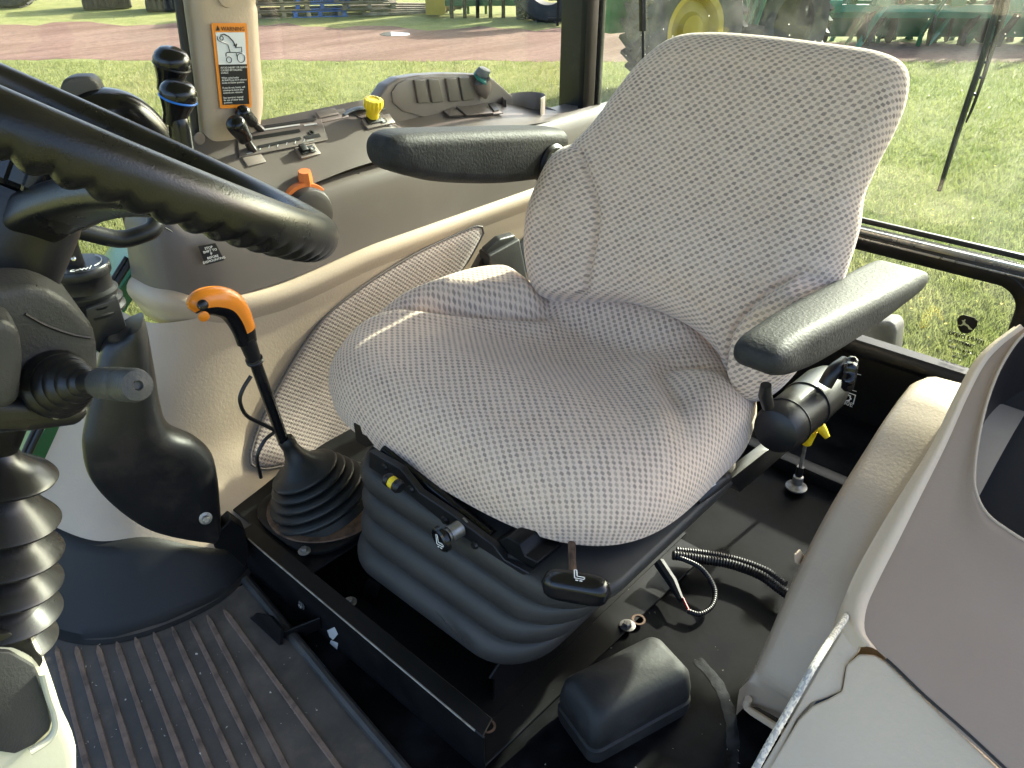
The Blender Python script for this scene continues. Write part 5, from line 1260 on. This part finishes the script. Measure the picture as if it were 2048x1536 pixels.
farA = wig((-500, 40), (1250, 60), 50, 4.0); farB = wig((1290, 78), (2700, 98), 40, 1.2)
bm = NB(); far_ = farA+farB; add_grid(bm, [near_, far_]); rd = fin('dirt_road', bm, dirtmat(), None, smooth=False, recalc=False); rd['kind'] = 'structure'
# second strip of dirt track far behind
bm = NB(); add_grid(bm, [wig((-300, -8), (1300, -4), 40, .8), wig((-300, -22), (1300, -18), 40, .6)])
for v in bm.verts: v.co.z = GZ+.004
rd2 = fin('far_track', bm, dirtmat(), None, smooth=False, recalc=False); rd2['kind'] = 'structure'
bm = NB(); bm.faces.new([bm.verts.new(gp_(790+30*math.cos(t*.3), 68+4.2*math.sin(t*.3)*(1+.2*math.sin(t)), GZ+.009)) for t in range(21)])
pu = fin('puddle', bm, pmat('puddle_water', (.20, .19, .18), .03, .02, spec=1.0), None, smooth=False, recalc=False); pu['kind'] = 'structure'
# grass blades (uncountable): strips near the camera side of the road, denser close by
def blades(name, n, sampler, hmin, hmax, wd):
    pts = np.array([sampler() for _ in range(n)]); th = rng.uniform(0, 2*np.pi, n); h = rng.uniform(hmin, hmax, n); ln = rng.normal(0, .45, (n, 2))*h[:, None]
    w_ = wd*rng.uniform(.7, 1.4, n); co = np.zeros((n, 3, 3)); 
    co[:, 0, 0] = pts[:, 0]-np.cos(th)*w_; co[:, 0, 1] = pts[:, 1]-np.sin(th)*w_; co[:, 1, 0] = pts[:, 0]+np.cos(th)*w_; co[:, 1, 1] = pts[:, 1]+np.sin(th)*w_
    co[:, 2, :2] = pts[:, :2]+ln; co[:, :2, 2] = GZ+.002; co[:, 2, 2] = GZ+h
    me = bpy.data.meshes.new(name); me.vertices.add(n*3); me.vertices.foreach_set('co', co.reshape(-1)); me.loops.add(n*3); me.loops.foreach_set('vertex_index', np.arange(n*3, dtype=np.int32)); me.polygons.add(n)
    me.polygons.foreach_set('loop_start', np.arange(0, n*3, 3, dtype=np.int32)); me.update(calc_edges=True); me.validate()
    me.materials.append(M['blade']); o = bpy.data.objects.new(name, me); COL.objects.link(o); return o
def samp():
    while True:
        px = rng.uniform(-100, 2150); py = 125+rng.uniform(0, 1)**1.2*620
        if px > 1150 or py < 300 or (px < 420 and py < 1000):
            if 480 < px < 1150 and py > 300: continue
            p = gp_(px, py); return (p.x, p.y)
go = blades('grass', 170000, samp, .025, .075, .0045)
tag(go, 'short green lawn grass with dry patches outside the cab', 'grass', kind='stuff')
# yellow flowers in the lawn
fl_ = []
bm = NB()
for _ in range(150):
    px = rng.uniform(1250, 2100) if rng.random() < .8 else rng.uniform(60, 260); py = rng.uniform(260, 760)
    p = gp_(px, py, GZ+.055); r = rng.uniform(.005, .010)
    vs = [bm.verts.new(p+V((math.cos(t)*r, math.sin(t)*r, rng.uniform(-.004, .004)))) for t in (k*math.pi/3 for k in range(6))]; bm.faces.new(vs)
fo_ = fin('lawn_flowers', bm, pmat('flower_yellow', (.75, .55, .03), .7), None, smooth=False, recalc=False); tag(fo_, 'tiny yellow flowers scattered in the lawn', 'flowers', kind='stuff')

# ------------------------------------------------------------------ yard things
def toward(p): d = V((p.x, p.y, 0)).normalized(); return d, V((d.y, -d.x, 0))
def pallet_stack(px, py, n, mat, label, wpx, jit=.02):
    p = gp_(px, py); f, r = toward(p); T = Thing('pallet_stack', label, 'pallets', p, 'stacked pallets across the dirt road')
    for k in range(n):
        z = GZ+k*.15; j = V((rng.normal(0, jit), rng.normal(0, jit), 0)); pm = NB()
        for b in (-.5, 0, .5): add_box(pm, p+f*(.5)+r*(b*1.05)+j+V((0, 0, z+.06-GZ)), (1.1, .09, .08), rot3(f, -r, V((0, 0, 1))))
        for i in range(6):
            for zz in ((.115, .01) if i in (0, 2, 5) else (.115,)): add_box(pm, p+f*(.02+.19*i)+j+V((0, 0, z+zz-GZ)), (.10, 1.2, .02), rot3(f, -r, V((0, 0, 1))))
        fin('pallet', pm, mat, T, smooth=False)
    return T
pallet_stack(568, 36, 7, M['wood'], 'stack of pale wooden pallets across the dirt road', 85)
pallet_stack(645, 34, 7, M['wood_blue'], 'stack of blue painted pallets across the dirt road', 75)
pallet_stack(728, 33, 7, M['wood_grey'], 'leaning stack of weathered grey pallets across the dirt road', 85, .07)
def add_tyre(bm, c, ax, R, W, n=48, lug=.04):
    x, y, z = frame(ax); rows = []
    for r, h in ((R*.55, -W*.42), (R*.75, -W*.5), (R*.93, -W*.48), (R, -W*.36), (R, W*.36), (R*.93, W*.48), (R*.75, W*.5), (R*.55, W*.42)):
        rows.append([V(c)+z*h+(x*math.cos(t)+y*math.sin(t))*r for t in (2*math.pi*k/n for k in range(n))])
    add_grid(bm, rows, cu=True, cv=True)
    for k in range(int(n*.5)):
        for sgn in (-1, 1):
            t = 2*math.pi*(k+.25*sgn)/(n*.5); d = x*math.cos(t)+y*math.sin(t); tt = -x*math.sin(t)+y*math.cos(t)
            add_box(bm, V(c)+d*(R+lug*.3)+z*(sgn*W*.23), (lug*1.2, W*.5, .05), rot3(d, (z+tt*.7*sgn).normalized(), d.cross((z+tt*.7*sgn).normalized())))
def tyre_thing(name, label, c, ax, R, W, group=None):
    bm = NB(); add_tyre(bm, c, ax, R, W); o = fin(name, bm, M['tyre'], None, ang=40); return tag(o, label, 'tyre', group)
for px, py, R, lab_ in ((28, 18, .78, 'large upright tractor tyre at the far side of the road'), ):
    p = gp_(px, py); f, r = toward(p); tyre_thing('tractor_tyre', 'large used tractor tyre standing on edge across the dirt road', p+V((0, 0, R))+f*.4, f*.9+r*.3, R, .5)
def track_roll(px, py, W, lab_):
    p = gp_(px, py); f, r = toward(p); T = Thing('rubber_track', lab_, 'rubber track', p)
    for k in range(3): obj_box('track_layer', p+f*.5+V((0, 0, .13+.26*k)), (1.0, W, .22), M['tyre'], T, rot3(f, -r, V((0, 0, 1))), .04, 2)
    for k in range(9): obj_box('track_lug', p+f*-.02+r*(W*(k/8-.5)*.9)+V((0, 0, .40)), (.05, W*.06, .66), M['tyre'], T, rot3(f, -r, V((0, 0, 1))), .01, 1)
track_roll(217, 20, 1.05, 'pile of flattened black rubber tracks across the dirt road'); track_roll(345, 24, 1.1, 'pile of black rubber tracks beside the tan cab post')
# row of big tyres lying side by side
p = gp_(1050, 40); f, r = toward(p); tyre_thing('tractor_tyre', 'big bare tractor tyre at the end of the tyre row by the black post', p+V((0, 0, .72))+f*.3, r, .72, .40)
p = gp_(1098, 48); f, r = toward(p); tyre_thing('tractor_tyre', 'wide dusty tractor tyre with deep bars in the tyre row by the black post', p+V((0, 0, .75))+f*.4, f*.95+r*.2, .75, .55)
p = gp_(1125, 52); f, r = toward(p)
rk = Thing('steel_rack', 'low dark steel rack lying beside the tyre row', 'rack', p)
for k in range(5): obj_box('rack_bar', p+r*(-.1+.28*k)+V((0, 0, .28)), (.05, .05, .55), M['steel'], rk, rot3(f, -r, V((0, 0, 1))), 0)
for z in (.12, .5): obj_box('rack_rail', p+r*.4+V((0, 0, z)), (.06, 1.4, .06), M['steel'], rk, rot3(f, -r, V((0, 0, 1))), 0)
# planks lying in the grass
p = gp_(830, 30); f, r = toward(p); pb = Thing('timber_pile', 'low pile of dark planks lying in the grass behind the pallets', 'timber', p)
for k in range(5): obj_box('plank', p+r*(.15*k-.2)+f*(.1*k)+V((0, 0, .05+.03*k)), (.14, 1.9, .05), M['wood_grey'], pb, rot3((f+r*(.1*k-.2)).normalized(), (-r+f*(.1*k-.2)).normalized(), V((0, 0, 1))), 0)
# green and yellow implement
p = gp_(950, 38); f, r = toward(p); im = Thing('seed_implement', 'green farm implement with a yellow end bin across the dirt road', 'implement', p)
rt = rot3(f, -r, V((0, 0, 1)))
obj_box('yellow_bin', p+r*-.85+f*.5+V((0, 0, .62)), (.8, .42, 1.1), M['rimyellow'], im, rt, .03); obj_box('green_body', p+r*.05+f*.6+V((0, 0, .80)), (.9, 1.3, .9), M['green'], im, rt, .04)
obj_box('green_frame', p+r*.1+f*.3+V((0, 0, .30)), (.2, 1.6, .14), M['green'], im, rt, .02)
for k in range(5): obj_box('opener', p+r*(-.5+.28*k)+f*.2+V((0, 0, .22)), (.12, .08, .45), M['steel'], im, rt, .01); obj_box('stand_leg', p+r*(-.95+.4*k)+f*.9+V((0, 0, .2)), (.06, .06, .4), M['green'], im, rt, 0)
# tractor beyond the rear window
def tractor():
    p0 = gp_(1408, 150); f, r = toward(p0); T = Thing('parked_tractor', 'green tractor with yellow wheel rims parked behind the seat backrest', 'tractor', p0)
    def wheel(px, py, R, W, rim=True):
        p = gp_(px, py); c = p+V((0, 0, R)); ax = (f*.75-r*.66).normalized(); bm = NB(); add_tyre(bm, c, ax, R, W, 56, .06); w_ = fin('wheel', bm, M['tyre'], T, ang=40)
        x, y, z = frame(ax)
        if not rim:
            bm = NB(); add_lathe(bm, [(0, -W*.2), (R*.6, -W*.25), (R*.6, W*.25), (0, W*.2)], c, ax, 32); fin('wheel_centre', bm, M['steel'], w_); return c
        bm = NB(); add_lathe(bm, [(0, -W*.30), (R*.2, -W*.32), (R*.25, -W*.20), (R*.40, -W*.16), (R*.47, -W*.40), (R*.56, -W*.43), (R*.56, W*.3), (0, W*.3)], c, ax, 40); fin('wheel_rim', bm, M['rimyellow'], w_)
        return c
    c1 = wheel(1356, 186, .80, .52); c2 = wheel(1552, 146, .70, .46, False)
    ax = (f*.75-r*.66).normalized(); fwd = V((ax.y, -ax.x, 0)); rt = rot3(fwd, V((-fwd.y, fwd.x, 0)), V((0, 0, 1)))
    m_ = (c1+c2)/2
    obj_box('chassis', m_+ax*.5+V((0, 0, .0)), (2.2, .5, .5), M['green'], T, rt, .05); obj_box('fender', c1+ax*.1+V((0, 0, .95)), (1.5, .6, .12), M['green'], T, rt, .05)
    obj_box('hood', m_+ax*.5+fwd*.8+V((0, 0, .75)), (2.0, .8, .9), M['green'], T, rt, .1); obj_box('cab', c1+ax*.7+V((0, 0, 1.3)), (1.5, 1.3, 1.6), M['steel'], T, rt, .08)
    obj_box('side_plate', c1-fwd*.75+ax*.5+V((0, 0, .5)), (.5, .5, 1.1), M['green'], T, rt, .06); obj_box('step', m_-ax*.1+V((0, 0, -.25)), (.5, .35, .5), M['steel'], T, rt, .03)
    for k in range(4): obj_tube('linkage', [m_+fwd*(-.2+.12*k)+V((0, 0, -.5)), m_+fwd*(.0+.15*k)+V((0, 0, .45))], .05, M['green'], T, 8)
tractor()
# long green implement with rows of tines
def tines():
    a = gp_(1640, 90); b = gp_(2320, 92); d = (b-a); L = d.length; d.normalize(); f = V((-d.y, d.x, 0)); f = -f if f.dot(V((a.x, a.y, 0))) < 0 else f
    T = Thing('field_cultivator', 'long green cultivator frame with rows of slanted tines in the far grass', 'implement', (a+b)/2)
    for z, o, w_ in ((.55, 0, .12), (.55, .8, .12), (.95, .4, .14), (1.5, 1.2, .12)): obj_tube('frame_bar', [a+f*o+V((0, 0, z)), b+f*o+V((0, 0, z))], w_, M['greenteal'], T, 6)
    n = 44
    for k in range(n):
        q = a+d*(L*(k+rng.uniform(-.35, .35))/(n-1))+f*rng.uniform(-.3, .9); lean = rng.uniform(.1, .6); top = rng.uniform(.8, 2.1)
        pts = [q+V((0, 0, top))+f*.3+d*lean, q+V((0, 0, top*.6))+f*.15+d*lean*.5, q+V((0, 0, .5)), q+V((0, 0, .2))-d*.1+f*.1, q+V((0, 0, .0))-d*rng.uniform(.05, .3)]
        obj_tube('tine', pts, rng.uniform(.035, .075), M[('greenteal', 'green', 'greenteal', 'steel')[k % 4]], T, 6)
        if k % 2 == 0: obj_tube('tine_spring', [q+f*.1+V((0, 0, .45)), q+f*.5+V((0, 0, .5))], .11, M['steel'], T, 8); obj_box('tine_clamp', q+V((0, 0, rng.uniform(.5, .9)))-f*.05, (.25, .2, .2), M['greenteal'], T, rot3(d, f, V((0, 0, 1))), .02)
        if k % 4 == 1: obj_tube('brace', [q+f*.6+V((0, 0, .4)), q+f*.2+d*rng.uniform(-1, 1)+V((0, 0, 1.7))], .04, M['green'], T, 6); obj_lathe('gauge_disc', [(0, -.02), (.26, -.012), (.26, .012), (0, .02)], q+V((0, 0, .27)), (d+f*rng.uniform(-.4, .4)).normalized(), M['steel'], T, n=20)
    for k in range(6): obj_box('wing_panel', a+d*(L*(k+.5)/6)+f*.3+V((0, 0, .35)), (L/7, .1, .5), M['green'], T, rot3(d, f, V((0, 0, 1))), .03)
tines()
# far hedge line of trees closing the yard
def leafmat():
    return pmat('hedge_leaf', (.06, .095, .025), .8, .35, 1.5)
M['leaf'] = leafmat()
hg = []
bm = NB()
for k in range(2600):
    t = rng.uniform(-75, 75); dist = rng.uniform(85, 95); a_ = R_(42)-R_(t); c = V((math.cos(a_)*dist, math.sin(a_)*dist, GZ+rng.uniform(0, 1)**1.3*(5+2.5*math.sin(t*.35)+1.5*math.sin(t*1.1))))
    s_ = rng.uniform(.5, 1.3); q = [c+V(tuple(rng.normal(0, s_*.6, 3))) for _ in range(4)]
    bm.faces.new([bm.verts.new(v) for v in q])
hd = fin('far_trees', bm, M['leaf'], None, smooth=False, recalc=False); tag(hd, 'distant belt of dark green trees beyond the yard', 'trees', kind='stuff')

# grit on the mat and floor
bm = NB()
for _ in range(170):
    px, py = (rng.uniform(150, 640), rng.uniform(1290, 1536)) if rng.random() < .75 else (rng.uniform(950, 1480), rng.uniform(1100, 1536))
    p = P(px, py, z=.0022); r = rng.uniform(.0006, .0016); q = [p+V(tuple(rng.normal(0, r, 3))) for _ in range(4)]
    v = [bm.verts.new(V((c.x, c.y, max(c.z, .0018)))) for c in q]
    for f in ((0, 1, 2), (0, 2, 3), (0, 3, 1), (1, 3, 2)): bm.faces.new([v[i] for i in f])
gt = fin('grit', bm, pmat('pale_grit', (.42, .38, .31), .9, .4, 200), None, smooth=False); tag(gt, 'pale crumbs of grit scattered on the mat and floor', 'grit', kind='stuff')
